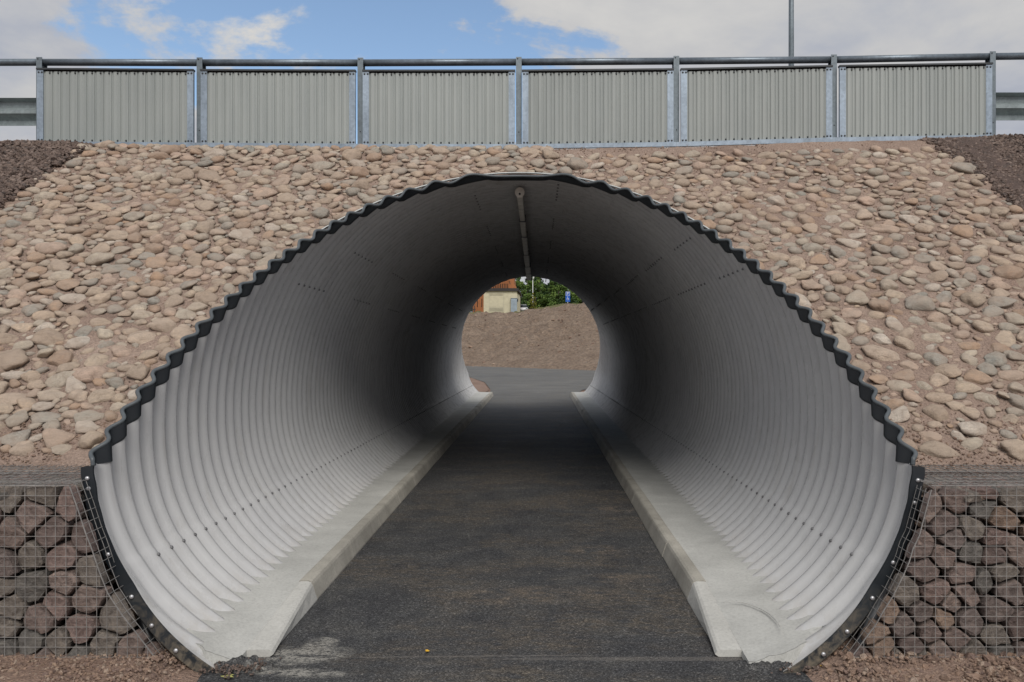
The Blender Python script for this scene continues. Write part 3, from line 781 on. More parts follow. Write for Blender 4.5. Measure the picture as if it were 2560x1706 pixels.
vis = [s_ for s_ in stones if visible(s_[0])]; rest = [s_ for s_ in stones if not visible(s_[0])]
for (c, A, B, Cc, _, vi) in vis[:298]:
    o = bpy.data.objects.new('cobble', meshes[vi]); COL.objects.link(o)
    o.matrix_world = Matrix(((A.x, B.x, Cc.x, c.x), (A.y, B.y, Cc.y, c.y), (A.z, B.z, Cc.z, c.z), (0, 0, 0, 1)))
    o.parent = emb_o
def scatter_mesh(name, items, base_variants, faces, mat, parent=None, smooth=True, kind='stuff'):
    nv = len(base_variants[0]); V = np.empty((len(items)*nv, 3)); Fs = []; rn = np.empty(len(items)*nv)
    for i, (c, A, B, Cc, vi) in enumerate(items):
        M3 = np.array([A, B, Cc]); V[i*nv:(i+1)*nv] = base_variants[vi]@M3+np.array(c); Fs.append(faces+i*nv); rn[i*nv:(i+1)*nv] = rng.random()
    return mesh_obj(name, V, np.concatenate(Fs), mat, parent, smooth, kind, rnd=rn)
scatter_mesh('small_cobbles', [(c, A, B, Cc, vi) for (c, A, B, Cc, _, vi) in vis[298:]+rest], variants, I1[1], M_cobs, emb_o)

# ------------------------------------------------------------------ crushed stone and gravel
rock0 = [stoneshape(I0, 300+i, .35, .4) for i in range(12)]
def rocks(name, n, place, smin, smax, mat, up=Vector((0, 0, 1)), label=None, cat=None, flat=.7):
    items = []
    for _ in range(n):
        p = place()
        if p is None: continue
        s_ = smin+(smax-smin)*random.random()**2.2
        q = Matrix.Rotation(random.uniform(0, 2*PI), 3, Vector((random.gauss(0, 1), random.gauss(0, 1), random.gauss(0, 1))).normalized())
        A, B, Cc = (q@Vector((s_*random.uniform(.8, 1.4), 0, 0)), q@Vector((0, s_, 0)), q@Vector((0, 0, s_*flat)))
        items.append((p, A, B, Cc, random.randrange(12)))
    o = scatter_mesh(name, items, rock0, I0[1], mat, None, False)
    if label: o['label'] = label; o['category'] = cat
    return o
def pl_bank(side):
    def f():
        Yp = random.uniform(6.2, 8.7)
        if side < 0: x = float(xl_b(Yp))+.12-abs(random.triangular(0, 2.2, .2))
        else: x = float(xr_b(Yp))-.12+abs(random.triangular(0, 2.2, .2))
        return (x, Yp, float(emb(x, Yp))+.012+.05*sst(0, .5, abs(x)-4.6)*.6)
    return f
rocks('crushed_stone_left', 9500, pl_bank(-1), .013, .034, M_drk, label='dark crushed stone heaped left of the cobbles below the railing', cat='crushed stone')
rocks('crushed_stone_right', 9500, pl_bank(1), .013, .034, M_drk, label='dark crushed stone heaped right of the cobbles below the railing', cat='crushed stone')
# dark bed under the crushed stone inside the cobbled sheet
for side in (-1, 1):
    yb = np.linspace(4.5, 8.7, 60); v = []
    for y in yb:
        x0 = float(xl_b(y)) if side < 0 else float(xr_b(y)); x1 = -5.7 if side < 0 else 5.4
        x0 += .05*fbm(y, 0, 4, 21+side, 3)
        for k in range(8):
            x = x0+(x1-x0)*k/7; v.append((x, y, float(emb(x, y))+.016*min(1, k*2)+.003+.012*(k > 0)))
    mesh_obj('crushed_bed', v, [tuple(q) for q in grid_faces(60, 8)[:, ::(-1 if side > 0 else 1)].tolist()], M_darkbed, None, True, 'structure')
def pl_front():
    if random.random() < .5: x = random.uniform(-3.3, -1.62)
    else: x = random.uniform(1.25, 3.2)
    y = random.uniform(3.1, 4.0)
    if -1.75 < x < 1.5 and y > 3.72: return None
    return (x, y, float(front_h(x, y))+.002)
rocks('gravel', 13000, pl_front, .004, .014, M_grv, label='loose reddish gravel spread in front of the gabions', cat='gravel')
def pl_front2():
    x = random.uniform(1.35, 3.2); y = random.uniform(3.2, 3.85); return (x, y, float(front_h(x, y))+.004)
rocks('coarse_gravel', 420, pl_front2, .012, .030, M_grv, label='coarse reddish stones lying below the right gabion', cat='gravel')
def pl_strip():
    x = random.uniform(-3.6, 3.4); y = random.uniform(4.42, 4.75)
    if -2.4 < x < 2.05: return None
    return (x, y, float(emb(x, y))+.004)
rocks('gravel_strip', 5000, pl_strip, .004, .012, M_grv, label='reddish gravel strip between the lowest cobbles and the gabion tops', cat='gravel')
def pl_slope():
    x = random.uniform(-4.9, 4.6); y = random.uniform(4.6, 8.3)
    if inside_pipe(x, y, .05): return None
    return (x, y, float(emb(x, y))+.004)
rocks('mortar_grit', 16000, pl_slope, .004, .011, M_grv, label='coarse grit bedded between the cobbles of the slope', cat='grit')
for (mx_, my_, rx_, ry_) in ((-1.49, 3.875, .17, .085), (1.17, 3.89, .18, .07)):
    v = []; n1_, n2_ = 22, 12
    for i in range(n1_):
        for j in range(n2_):
            a, b_ = -1+2*i/(n1_-1), -1+2*j/(n2_-1); x, y = mx_+a*rx_, my_+b_*ry_
            q = max(0, 1-a*a-b_*b_)
            v.append((x, y, -.012+.05*q**.6*(1+.8*fbm(x, y, 22, 40, 3))))
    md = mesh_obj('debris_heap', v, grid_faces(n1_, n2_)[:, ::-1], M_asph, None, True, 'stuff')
    md['label'] = 'crumbled asphalt heap at the left end of the pipe lip' if mx_ < 0 else 'crumbled asphalt heap at the right end of the pipe lip'; md['category'] = 'debris'
def pl_lipdirt():
    x = random.choice((random.gauss(-1.50, .07), random.gauss(1.38, .08))); y = random.gauss(3.84, .045)
    return (x, y, .008+.02*random.random())
rocks('crumbled_asphalt', 700, pl_lipdirt, .004, .012, M_drk, label='crumbled debris lying where the path meets the pipe lip', cat='debris')

# ------------------------------------------------------------------ GABIONS
def clip(poly, px, py, nx, ny):
    out = []
    for i in range(len(poly)):
        a, b_ = poly[i], poly[(i+1) % len(poly)]
        da = (a[0]-px)*nx+(a[1]-py)*ny; db = (b_[0]-px)*nx+(b_[1]-py)*ny
        if da <= 0: out.append(a)
        if da*db < 0:
            t_ = da/(da-db); out.append((a[0]+(b_[0]-a[0])*t_, a[1]+(b_[1]-a[1])*t_))
    return out
def voronoi(pts, bound):
    cells = []
    for i, p in enumerate(pts):
        poly = list(bound)
        for j, q in enumerate(pts):
            if i == j or abs(p[0]-q[0]) > .5 or abs(p[1]-q[1]) > .5: continue
            mx, my = (p[0]+q[0])/2, (p[1]+q[1])/2
            poly = clip(poly, mx, my, q[0]-p[0], (q[1]-p[1]))
            if len(poly) < 3: break
        cells.append(poly)
    return cells
edgeL = [(-2.31, .926), (-2.27, .815), (-2.23, .692), (-2.20, .615), (-2.16, .495), (-2.12, .394), (-2.05, .287), (-1.99, .212), (-1.89, .08), (-1.85, .03)]
edgeR = [(1.95, .906), (1.92, .79), (1.89, .677), (1.86, .615), (1.84, .548), (1.81, .479), (1.76, .38), (1.715, .31), (1.676, .24), (1.63, .179), (1.546, .065), (1.53, .03)]
GY = 3.80
def edge_x(e, h):
    hs = [q[1] for q in e][::-1]; xs2 = [q[0] for q in e][::-1]; return float(np.interp(h, hs, xs2))
def stone_from_poly(poly, yfront, depth, seed):
    rr = random.Random(seed)
    cx_ = sum(p[0] for p in poly)/len(poly); cy_ = sum(p[1] for p in poly)/len(poly)
    # resample and round the outline
    n = 14; pts2 = []
    for k in range(n):
        a = 2*PI*k/n; best = 9
        dx_, dy_ = math.cos(a), math.sin(a)
        for i in range(len(poly)):
            x1, y1 = poly[i][0]-cx_, poly[i][1]-cy_; x2, y2 = poly[(i+1) % len(poly)][0]-cx_, poly[(i+1) % len(poly)][1]-cy_
            den = dx_*(y2-y1)-dy_*(x2-x1)
            if abs(den) < 1e-9: continue
            t_ = (x1*(y2-y1)-y1*(x2-x1))/den; u = (x1*dy_-y1*dx_)/den
            if t_ > 0 and -1e-6 <= u <= 1+1e-6: best = min(best, t_)
        pts2.append(best)
    sm = [(pts2[k-1]+pts2[k]*16+pts2[(k+1) % n])/18 for k in range(n)]
    sm = [min(s_, p*1.01)-.002-rr.uniform(0, .004) for s_, p in zip(sm, pts2)]
    v = []; rings = ((.97, .55), (1.0, .18), (.96, .05), (.78, .008))
    tx, ty = rr.uniform(-.22, .22), rr.uniform(-.25, .2); pr = rr.uniform(0, .022)
    for (k_, d_) in rings:
        for k in range(n):
            a = 2*PI*k/n; r_ = sm[k]*k_*(1-.09*rr.random())
            X_ = math.cos(a)*r_; Z_ = math.sin(a)*r_
            y_ = yfront+pr+d_*depth+(tx*X_+ty*Z_)*(1 if k_ < 1 else .3)+rr.uniform(-.005, .005)
            v.append((cx_+X_, max(yfront+.001, y_), cy_+Z_))
    v.append((cx_, max(yfront+.001, yfront+pr+rr.uniform(-.002, .008)), cy_))
    f = []
    for r in range(3):
        for k in range(n): f.append((r*n+k, r*n+(k+1) % n, (r+1)*n+(k+1) % n, (r+1)*n+k))
    for k in range(n): f.append((3*n+k, 3*n+(k+1) % n, 4*n))
    return v, f
def gabion(sgn, edge, label, seed):
    rr = random.Random(seed)
    root = tag(empty('gabion', (sgn*2.6, GY, .05)), label, 'gabion')
    off_ = Vector((-sgn*2.6, -GY, -.05))
    def put(o): o.location = off_; o.parent = root; return o
    xo_ = sgn*3.35
    bound = ([(xo_, .02)]+[(e[0]-.012*-sgn*-1 if False else e[0]+sgn*.012, e[1]) for e in edge[::-1]]+[(xo_, .915)])
    if sgn > 0: bound = bound[::-1]
    # staggered seeds, wide stones
    pts = []
    tgt = .128 if sgn < 0 else .108
    for _ in range(6000):
        p = (rr.uniform(min(xo_, edge[-1][0]), max(xo_, edge[-1][0])), rr.uniform(.04, .90))
        if (p[0]-edge_x(edge, p[1]))*sgn < .03: continue
        d_ = tgt*rr.uniform(.66, 1.3)
        if all(((p[0]-q[0])/1.4)**2+((p[1]-q[1]))**2 > d_*d_ for q in pts): pts.append(p)
    for poly, p in zip(voronoi(pts, bound), pts):
        if len(poly) < 3: continue
        ar = abs(sum(poly[i][0]*poly[(i+1) % len(poly)][1]-poly[(i+1) % len(poly)][0]*poly[i][1] for i in range(len(poly))))/2
        if ar < .0012: continue
        v, f = stone_from_poly(poly, GY+.008, .13, rr.randrange(10**6))
        put(mesh_obj('stone', v, f, M_gab, None, False))
    # fill behind and the top layer
    items = []
    for _ in range(900):
        x = rr.uniform(0, 1); h = rr.uniform(.05, .86); ex = edge_x(edge, h)+sgn*.05; x = ex+(xo_-ex)*x
        s_ = rr.uniform(.035, .06); y = GY+rr.uniform(.13, .5)
        q = Matrix.Rotation(rr.uniform(0, 6), 3, Vector((rr.gauss(0, 1), rr.gauss(0, 1), rr.gauss(0, 1))).normalized())
        items.append(((x, y, h), q@Vector((s_*1.3, 0, 0)), q@Vector((0, s_, 0)), q@Vector((0, 0, s_*.8)), rr.randrange(12)))
    for _ in range(420):
        ex = edge_x(edge, .9)+sgn*.05; x = ex+(xo_-ex)*rr.random(); s_ = rr.uniform(.035, .06)
        items.append(((x, GY+rr.uniform(.06, .6), .865), Vector((s_*1.3, 0, 0)), Vector((0, s_*1.1, 0)), Vector((0, 0, s_*.75)), rr.randrange(12)))
    def outside(it):
        (x, y, h) = it[0]
        if y < 3.86: return True
        c = (h-HC)/((PBT if h > HC else PBB)+.16)
        if abs(c) >= 1: return True
        wdt = (PA+.16)*((1-c*c)**.5 if c > 0 else (1-abs(c)**PN)**(1/PN)); return abs(x-XC) > wdt
    items = [it for it in items if outside(it)]
    put(scatter_mesh('stone_fill', items, rock0, I0[1], M_gabs, None, False))
    # welded mesh front
    w = .0017; b = MB(); k = 0
    x = edge_x(edge, .9)
    zt = .925
    for k in range(0, 40):
        xx = (edge_x(edge, .92)+sgn*(.02+k*.0505)) if k >= 0 else 0
        if abs(xx) > 3.3: break
        b.tube([(xx, GY-.002, .0), (xx+rr.uniform(-.003, .003), GY-.002+rr.uniform(-.003, .003), .45), (xx+rr.uniform(-.002, .002), GY-.002, zt)], w, 4)
    k = 1
    while True:
        xx = edge_x(edge, .92)+sgn*(.02-k*.0505)
        lo = edge[-1][0]
        if xx*sgn < lo*sgn: break
        hs = [q[1] for q in edge][::-1]; ex = [q[0]*sgn for q in edge][::-1]
        ht = float(np.interp(xx*sgn, ex, hs)); b.tube([(xx, GY-.002, 0), (xx, GY-.002, ht)], w, 4); k += 1
    hh = .03; hz = []
    while hh < .93:
        e = edge_x(edge, min(.92, hh)); wv = [rr.uniform(-.003, .003) for _ in range(4)]
        b.tube([(e, GY-.006, hh), (e+sgn*.4, GY-.006+wv[0], hh+wv[1]), (xo_, GY-.006, hh+wv[2])], w*1.05, 4); hz.append(hh); hh += .0498
    b.tube([(edge_x(edge, .92), GY-.008, .927), (xo_, GY-.008, .927)], w*1.6, 4)
    put(b.build('front_mesh', M_wire, None))
    # cut side: edge wire and receding wires
    b = MB()
    for dy_ in (0, .05, .10, .14):
        b.tube([(e[0]+(0 if dy_ == 0 else sgn*.0), GY+dy_-.004, e[1]) for e in edge], w*(1.7 if dy_ == 0 else 1.0), 4)
    for q in np.arange(.04, .93, .0498):
        e = edge_x(edge, q); b.tube([(e, GY-.006, q), (e, GY+.14, q+.004)], w, 4)
    put(b.build('side_mesh', M_wire, None))
    # top mesh
    b = MB(); e0 = edge_x(edge, .92)
    for k in range(14):
        y = GY+.0495*k; zz_ = .927+.004*math.sin(k)
        b.tube([(e0+(sgn*-.0), y, zz_), (e0+sgn*.5, y+rr.uniform(-.004, .004), zz_+rr.uniform(-.006, .006)), (xo_, y, zz_)], w*1.05, 4)
    for k in range(23):
        xx = e0+sgn*(.02+k*.0505)
        if abs(xx) > 3.3: break
        b.tube([(xx, GY-.01, .931), (xx, GY+.3, .931+rr.uniform(-.004, .004)), (xx, GY+.66, .93)], w*1.05, 4)
    for k in range(26):
        xx = e0+sgn*(.0+k*.0505)
        if abs(xx) > 3.25: break
        b.tube([(xx, GY-.002, .922), (xx+sgn*.10, GY+.64, .936)], w, 4)
    put(b.build('top_mesh', M_wire, None))
gabion(-1, edgeL, 'wire basket of reddish grey quarry stones left of the pipe mouth', 11)
gabion(1, edgeR, 'wire basket of smaller broken grey stones right of the pipe mouth', 12)
# drain / cable pipes between collar and gabion
b = MB(); b.tube([(1.87, 4.06, .42), (1.75, 3.99, .22), (1.61, 3.90, .02)], [.016, .026, .032], 12)
tag(b.build('conduit_pipe', M_greyp, None, True), 'grey plastic conduit slanting down between the collar and the right gabion', 'pipe')
b = MB(); b.tube([(-2.13, 4.05, .32), (-2.02, 3.97, .15), (-1.93, 3.92, .02)], [.014, .024, .028], 12)
tag(b.build('conduit_pipe', M_dark, None, True), 'black plastic conduit end between the collar and the left gabion', 'pipe')

# ------------------------------------------------------------------ RAILING above the tunnel
posts_px = [98, 499, 901, 1297, 1691, 2085, 2482]
railc_px = [152, 153, 153.5, 151.5, 149, 145.5, 137.5]
ptop_px = [176, 179, 180.5, 180.5, 177, 169, 162.5]
posts = [at(p, 0, FY).x for p in posts_px]
railh = [at(0, q, FY).z for q in railc_px]; ptop = [at(0, q, FY).z for q in ptop_px]; pbot = [at(0, q, FY).z for _, q in base_px]
rl = tag(empty('bridge_railing', (posts[3], FY, pbot[3])), 'galvanised parapet railing with six grey corrugated panels along the top of the embankment', 'railing')
def lr(o): o.location = -rl.location; o.parent = rl; return o
for i, x in enumerate(posts):
    w = .031; b = MB()
    b.box(x-w, x+w, FY-.005, FY+.005, pbot[i]+.03, railh[i]+.04); b.box(x-w, x+w, FY+.085, FY+.095, pbot[i]-.05, railh[i]+.04); b.box(x-.005, x+.005, FY+.0051, FY+.0849, pbot[i]-.05, railh[i]+.035)
    p = lr(b.build('post', M_galvd, None))
    q = MB().dome((x-.012, FY-.005, railh[i]+.02), (0, -1, 0), .008, .006, 6); q.dome((x+.0, FY-.005, pbot[i]+.20), (0, -1, 0), .007, .005, 6)
    o = q.build('post_bolts', M_bdark, p)
ex = [-14]+posts+[14]; eh = [railh[0]-.02]+railh+[railh[-1]+.12]
for i in range(len(ex)-1):
    g0 = .012
    b = MB().tube([(ex[i]+g0, FY+.045, eh[i]), (ex[i+1]-g0, FY+.045, eh[i+1])], .038, 16)
    o = lr(b.build('handrail', M_rail, None, True))
for i in range(6):
    x0, x1 = posts[i], posts[i+1]; a0 = x0+.004+(.005 if i else -.02); a1 = x1-.042
    a0 += .03
    def tz(x): return ptop[i]+(ptop[i+1]-ptop[i])*(x-x0)/(x1-x0)
    def bz(x): return pbot[i]+(pbot[i+1]-pbot[i])*(x-x0)/(x1-x0)
    root = lr(MB().add([(a0, FY-.030, bz(a0)+.046), (a1, FY-.030, bz(a1)+.046), (a1, FY-.030, tz(a1)-.008), (a0, FY-.030, tz(a0)-.008)], [(0, 1, 2, 3)]).build('panel', M_dark, None))
    P = empty('x') if False else root
    # corrugated sheet
    s0, s1 = a0+.066, a1-.066; nrib = 17; pit = (s1-s0)/nrib; pv = []
    prof = []
    for k in range(nrib):
        q = s0+k*pit
        prof += [(q, 0), (q+pit*.06, .012), (q+pit*.16, .012), (q+pit*.28, .0), (q+pit*.62, -.002), (q+pit*.74, .007), (q+pit*.80, .007), (q+pit*.88, 0)]
    prof.append((s1, 0)); v = []
    for (x, d_) in prof:
        v += [(x, FY-.055+d_, bz(x)+.052), (x, FY-.055+d_, tz(x)-.03)]
    f = [(2*k, 2*k+2, 2*k+3, 2*k+1) for k in range(len(prof)-1)]
    o = mesh_obj('corrugated_sheet', v, f, M_sheet, root)
    for (c0, c1) in ((a0, a0+.068), (a1-.068, a1)):
        b = MB(); b.add([(c0, FY-.062, bz(c0)+.045), (c1, FY-.062, bz(c1)+.045), (c1, FY-.062, tz(c1)-.012), (c0, FY-.062, tz(c0)-.012),
                         (c0, FY-.030, bz(c0)+.045), (c1, FY-.030, bz(c1)+.045), (c1, FY-.030, tz(c1)-.012), (c0, FY-.030, tz(c0)-.012)],
                        [(0, 1, 2, 3), (4, 0, 3, 7), (1, 5, 6, 2), (3, 2, 6, 7), (0, 4, 5, 1)])
        b.build('frame_stile', M_galv, root)
    c0, c1 = (a0-.05 if i else a0-.06), a1+.03
    b = MB(); b.add([(c0, FY-.070, bz(c0)), (c1, FY-.070, bz(c1)), (c1, FY-.070, bz(c1)+.048), (c0, FY-.070, bz(c0)+.048),
                     (c0, FY-.032, bz(c0)), (c1, FY-.032, bz(c1)), (c1, FY-.032, bz(c1)+.048), (c0, FY-.032, bz(c0)+.048)],
                    [(0, 1, 2, 3), (4, 0, 3, 7), (1, 5, 6, 2), (3, 2, 6, 7), (0, 4, 5, 1)]); b.build('bottom_plate', M_galv, root)
    b = MB(); c0, c1 = a0-.004, a1+.004
    b.add([(c0, FY-.072, tz(c0)-.014), (c1, FY-.072, tz(c1)-.014), (c1, FY-.072, tz(c1)+.004), (c0, FY-.072, tz(c0)+.004),
           (c0, FY-.02, tz(c0)-.014), (c1, FY-.02, tz(c1)-.014), (c1, FY-.02, tz(c1)+.004), (c0, FY-.02, tz(c0)+.004)],
          [(0, 1, 2, 3), (4, 0, 3, 7), (1, 5, 6, 2), (3, 2, 6, 7), (0, 4, 5, 1)]); b.build('top_strip', M_bdark, root)
    b = MB()
    for k in range(nrib):
        x = s0+(k+.75)*pit
        b.dome((x, FY-.052, tz(x)-.045), (0, -1, 0), .0105, .008, 6); b.dome((x, FY-.052, bz(x)+.066), (0, -1, 0), .0105, .008, 6)
    for x in (a0+.02, a0+.055, a1-.055, a1-.02):
        b.dome((x, FY-.062, tz(x)-.042), (0, -1, 0), .0115, .006, 6); b.dome((x, FY-.062, bz(x)+.066), (0, -1, 0), .0115, .006, 6)
    b.build('panel_screws', M_bdark, root, kind='stuff')
    for kk_ in range(3):
        pass

# guardrails left and right of the railing
def wbeam(x0, x1, zc, label):
    pr = [(.08, -.155), (.0, -.13), (.0, -.075), (.085, -.02), (.085, .02), (0, .075), (0, .13), (.08, .155)]
    v = []
    for x in (x0, x1):
        for (d_, z) in pr: v.append((x, FY+.10-d_, zc+z))
        for (d_, z) in pr: v.append((x, FY+.104-d_, zc+z))
    f = []
    for k in range(7): f.append((k, 16+k, 16+k+1, k+1)); f.append((8+k+1, 24+k+1, 24+k, 8+k))
    f += [(k, k+1, 9+k, 8+k) for k in range(7)]+[(16+k+8, 16+k+9, 16+k+1, 16+k) for k in range(7)]
    root = tag(empty('guardrail', (x0, FY, zc)), label, 'guardrail')
    o = mesh_obj('beam', v, f, M_galv3, None); o.location = (-x0, -FY, -zc); o.parent = root
    for q in (.07, .32, .55, .77, .95):
        x = x0+(x1-x0)*(q if x0 > 0 else 1-q); b = MB().box(x-.03, x+.03, FY+.12, FY+.17, zc-.75, zc+.12); o = b.build('guardrail_post', M_galvd, None); o.location = (-x0, -FY, -zc); o.parent = root
wbeam(-14, at(88, 0, FY).x, at(0, 278, FY).z, 'galvanised road guardrail at the left end of the railing')
wbeam(at(2492, 0, FY).x, 14, at(0, 264.5, FY).z, 'galvanised road guardrail at the right end of the railing')
# street lamp on the upper road
lp = tag(empty('street_lamp', (4.97, 15, 3.85)), 'grey steel lamp post rising behind the railing', 'lamp post')
b = MB().tube([(0, 0, 0), (0, 0, 4), (0, 0, 8)], [.062, .050, .036], 12); b.build('pole', M_galvd, lp, True)
b = MB().tube([(0, 0, 8), (-.3, 0, 8.25), (-1.1, 0, 8.35)], .028, 8); b.build('arm', M_galvd, lp, True)
b = MB().box(-1.65, -1.05, -.13, .13, 8.29, 8.38, .03); b.build('lamp_head', M_galvd, lp)

# ------------------------------------------------------------------ small litter
def leaf(c, s_, rot, mat, label, lobes=5):
    b = MB(); v = [(0, 0, .004*1)]; n = lobes*2
    for k in range(n):
        r_ = s_*(1 if k % 2 == 0 else .45)*(1+.25*math.sin(k*1.7)); a = 2*PI*k/n+rot
        v.append((math.cos(a)*r_, math.sin(a)*r_, .002+.006*abs(math.sin(k*1.3))))
    b.add(v, [(0, 1+k, 1+(k+1) % n) for k in range(n)])
    b.add([(x, y, z-.0012) for x, y, z in v], [(0, 1+(k+1) % n, 1+k) for k in range(n)])
    return tag(b.build('leaf', mat, None, loc=c), label, 'leaf')
p = at(1067, 1631, 4.05); leaf((p.x, 4.05, .007), .016, .3, M_leafy, 'small yellow leaf lying alone in the middle of the asphalt', 3)
leaf((-1.50, 3.73, .009), .032, .8, M_leafg, 'pale green leaf on the asphalt edge below the left pipe lip', 5)
leaf((1.42, 3.80, .03), .018, .1, M_leafy, 'orange yellow leaf caught behind the right pipe lip', 4)

# ------------------------------------------------------------------ BEYOND THE TUNNEL
# red gravel wedge beside the crossing path
v = []; yb = np.linspace(25.3, 38, 60)
for y in yb:
    xr_ = float(np.interp(y, [25.3, 27, 31, 34.7, 38], [-1.75, -1.68, -2.15, -3.15, -8.0]))
    for k in range(10):
        x = xr_-(k/9)**1.3*6; v.append((x, y, .14+.027*(y-25)+.03+.16*math.sin(min(1, k/5)*PI/2)*math.sin(min(1, max(0, (38-y)/6))*PI/2)+.01*fbm(x, y, 3, 30, 3)))
mesh_obj('gravel_verge', v, grid_faces(60, 10)[:, ::-1], M_ground, None, True, 'structure')
# stones on the dirt slope
items = []
for _ in range(420):
    x = random.uniform(-7, 7); y = random.uniform(44, 60); s_ = random.uniform(.02, .07)*random.choice((.7, 1, 1.5))
    items.append(((x, y, float(T(x, y))+.02), Vector((s_*1.2, 0, 0)), Vector((0, s_, 0)), Vector((0, 0, s_*.7)), random.randrange(12)))
o = scatter_mesh('slope_stones', items, rock0, I0[1], M_grv, None, False); o['label'] = 'small stones scattered over the bare earth slope beyond the tunnel'; o['category'] = 'stones'
p = at(1233, 916, 44); MBr = mesh_obj('rock', (stoneshape(I1, 77)*np.array([.085, .07, .06])).tolist(), I1[1], M_cob, None, True, loc=(p.x, 44.3, float(T(p.x, 44.3))+.04)); tag(MBr, 'single pale rock at the foot of the bare earth slope', 'rock')

# transformer kiosk
KY = 110; k0 = at(1208.6, 783, KY); k1 = at(1292.8, 728, KY); kz0, kz1 = k0.z-.3, k1.z
ks = tag(empty('service_building', (k0.x, KY, kz0)), 'small cream service building with chamfered corners and louvred shutter', 'building')
def lk(o): o.location = (-k0.x, -KY, -kz0); o.parent = ks; return o
ch = .32
W0, W1 = k0.x, k1.x
poly = [(W0, KY+4), (W0, KY+ch), (W0+ch*.15, KY), (W1, KY), (W1+.38, KY+1.2), (W1+.38, KY+4)]
lk(MB().prism(poly, 'z', kz0, kz1-.5).build('wall', M_cream, None))
p2 = [(W0, kz1-.5), (W0+.45, kz1), (W1, kz1), (W1, kz1-.5)]
lk(MB().prism(p2, 'y', KY+.0, KY+4).build('upper_wall', M_cream, None))
lk(MB().add([(W1+.002, KY+.01, kz1-.5), (W1+.38, KY+1.2, kz1-.5), (W1+.002, KY+.01, kz1), (W1+.10, KY+1.2, kz1), (W1+.002, KY+4, kz1), (W1+.38, KY+4, kz1-.5)], [(0, 1, 3, 2), (1, 5, 4, 3)]).build('corner_wall', M_cream, None))
def kpx(a, b_): return at(1150+a/11.765, 670+b_/11.765, KY)
def krect(name, a, b_, c_, d_, mat, proud=.03, parent=None):
    q0, q1 = kpx(a, d_), kpx(c_, b_)
    return lk(MB().box(q0.x, q1.x, KY-proud, KY+.05, q0.z, q1.z).build(name, mat, None))
krect('shutter_frame', 850, 715, 1300, 1290, M_cream2, .02)
for j in range(6): krect('louvre', 870, 730+j*13, 1270, 739+j*13, M_cream, .05)
for j in range(7): krect('louvre', 870, 1165+j*13, 1270, 1174+j*13, M_cab if False else M_cream2, .06)
krect('shutter', 870, 830, 1270, 1140, M_cream, .04)
r0 = lk(MB().box(W0+.2, W1+.15, KY-.25, KY+4.2, kz1+.002, kz1+.42).build('roof', M_roofd, None))
lk(MB().add([(W1+.15, KY-.25, kz1+.42), (W1+.15, KY-.25, kz1+.002), (W1+.62, KY+1.2, kz1-.42), (W1+.62, KY+1.2, kz1-.32), (W1+.15, KY+3, kz1+.42), (W1+.62, KY+3, kz1-.32)], [(0, 1, 2, 3), (0, 3, 5, 4)]).build('roof_skirt', M_roofd, None))
q0, q1 = kpx(1500, 1310), kpx(1680, 890)
cb = tag(empty('utility_cabinet', (q0.x, KY-.5, q0.z)), 'grey blue metal cabinet standing against the cream building', 'cabinet')
MB().box(0, q1.x-q0.x, 0, .4, -.1, q1.z-q0.z-.06).build('body', M_cab, cb); MB().box(-.04, q1.x-q0.x+.04, -.04, .44, q1.z-q0.z-.058, q1.z-q0.z).build('lid', M_galvd, cb)
q0, q1 = kpx(1682, 990), kpx(1712, 905)
lk(MB().box(q0.x, q1.x, KY-.12, KY-.02, q0.z, q1.z, .02).build('wall_box', M_bdark, None))

# big brown timber building behind
BY = 124
def bpx(a, b_): return at(1150+a/11.765, 670+b_/11.765, BY)
tl = bpx(380, 1340)
bb = tag(empty('timber_building', (tl.x, BY, tl.z-1)), 'tall red brown timber building with slatted gable behind the cream building', 'building')
def lb(o): o.location = (-tl.x, -BY, -(tl.z-1)); o.parent = bb; return o
wx0, wx1 = bpx(-1500, 0).x, bpx(1690, 0).x; wz0 = tl.z-1; wz1 = bpx(0, 620).z; rid = bpx(0, -900).z
xs_side = bpx(380, 0).x
lb(MB().box(xs_side, wx1, BY, BY+14, wz0, wz1).build('wall', M_wood, None))
gp = [(xs_side, wz1+.002), (wx1, wz1+.002), (bpx(1600, 0).x, bpx(0, 480).z), (bpx(1585, 0).x, bpx(0, 330).z), (bpx(1560, 0).x, bpx(0, 150).z), (bpx(1400, 0).x, rid), (xs_side, rid)]
lb(MB().prism(gp, 'y', BY+.002, BY+14).build('gable', M_wood, None))
lb(MB().prism([(wx1, wz1+.003), (wx1+.55, wz1-.42), (wx1+.5, wz1-.5), (wx1-.05, wz1-.1)], 'y', BY-.1, BY+14).build('eave', M_cab, None))
h0, h1 = bpx(960, 640), bpx(1430, 465)
lb(MB().box(h0.x, h1.x, BY-.05, BY+.001, h0.z, h1.z).build('loft_opening', M_hole, None))
nsl = 9
for j in range(nsl+1):
    x = h0.x+(h1.x-h0.x)*j/nsl-.06
    lb(MB().box(x, x+.13, BY-.16, BY-.052, h0.z-.05, h1.z+1.6).build('slat', M_wood, None))
for j in range(30):
    x = xs_side+.1+j*.36
    if x > bpx(690, 0).x+.2: break
    lb(MB().box(x, x+.19, BY-.08, BY-.001, wz0, wz1).build('board', M_wood, None))
    if j % 2: lb(MB().box(x+.2, x+.32, BY-.02, BY+.0005, bpx(0, 1150).z, bpx(0, 900).z).build('gap', M_hole, None))
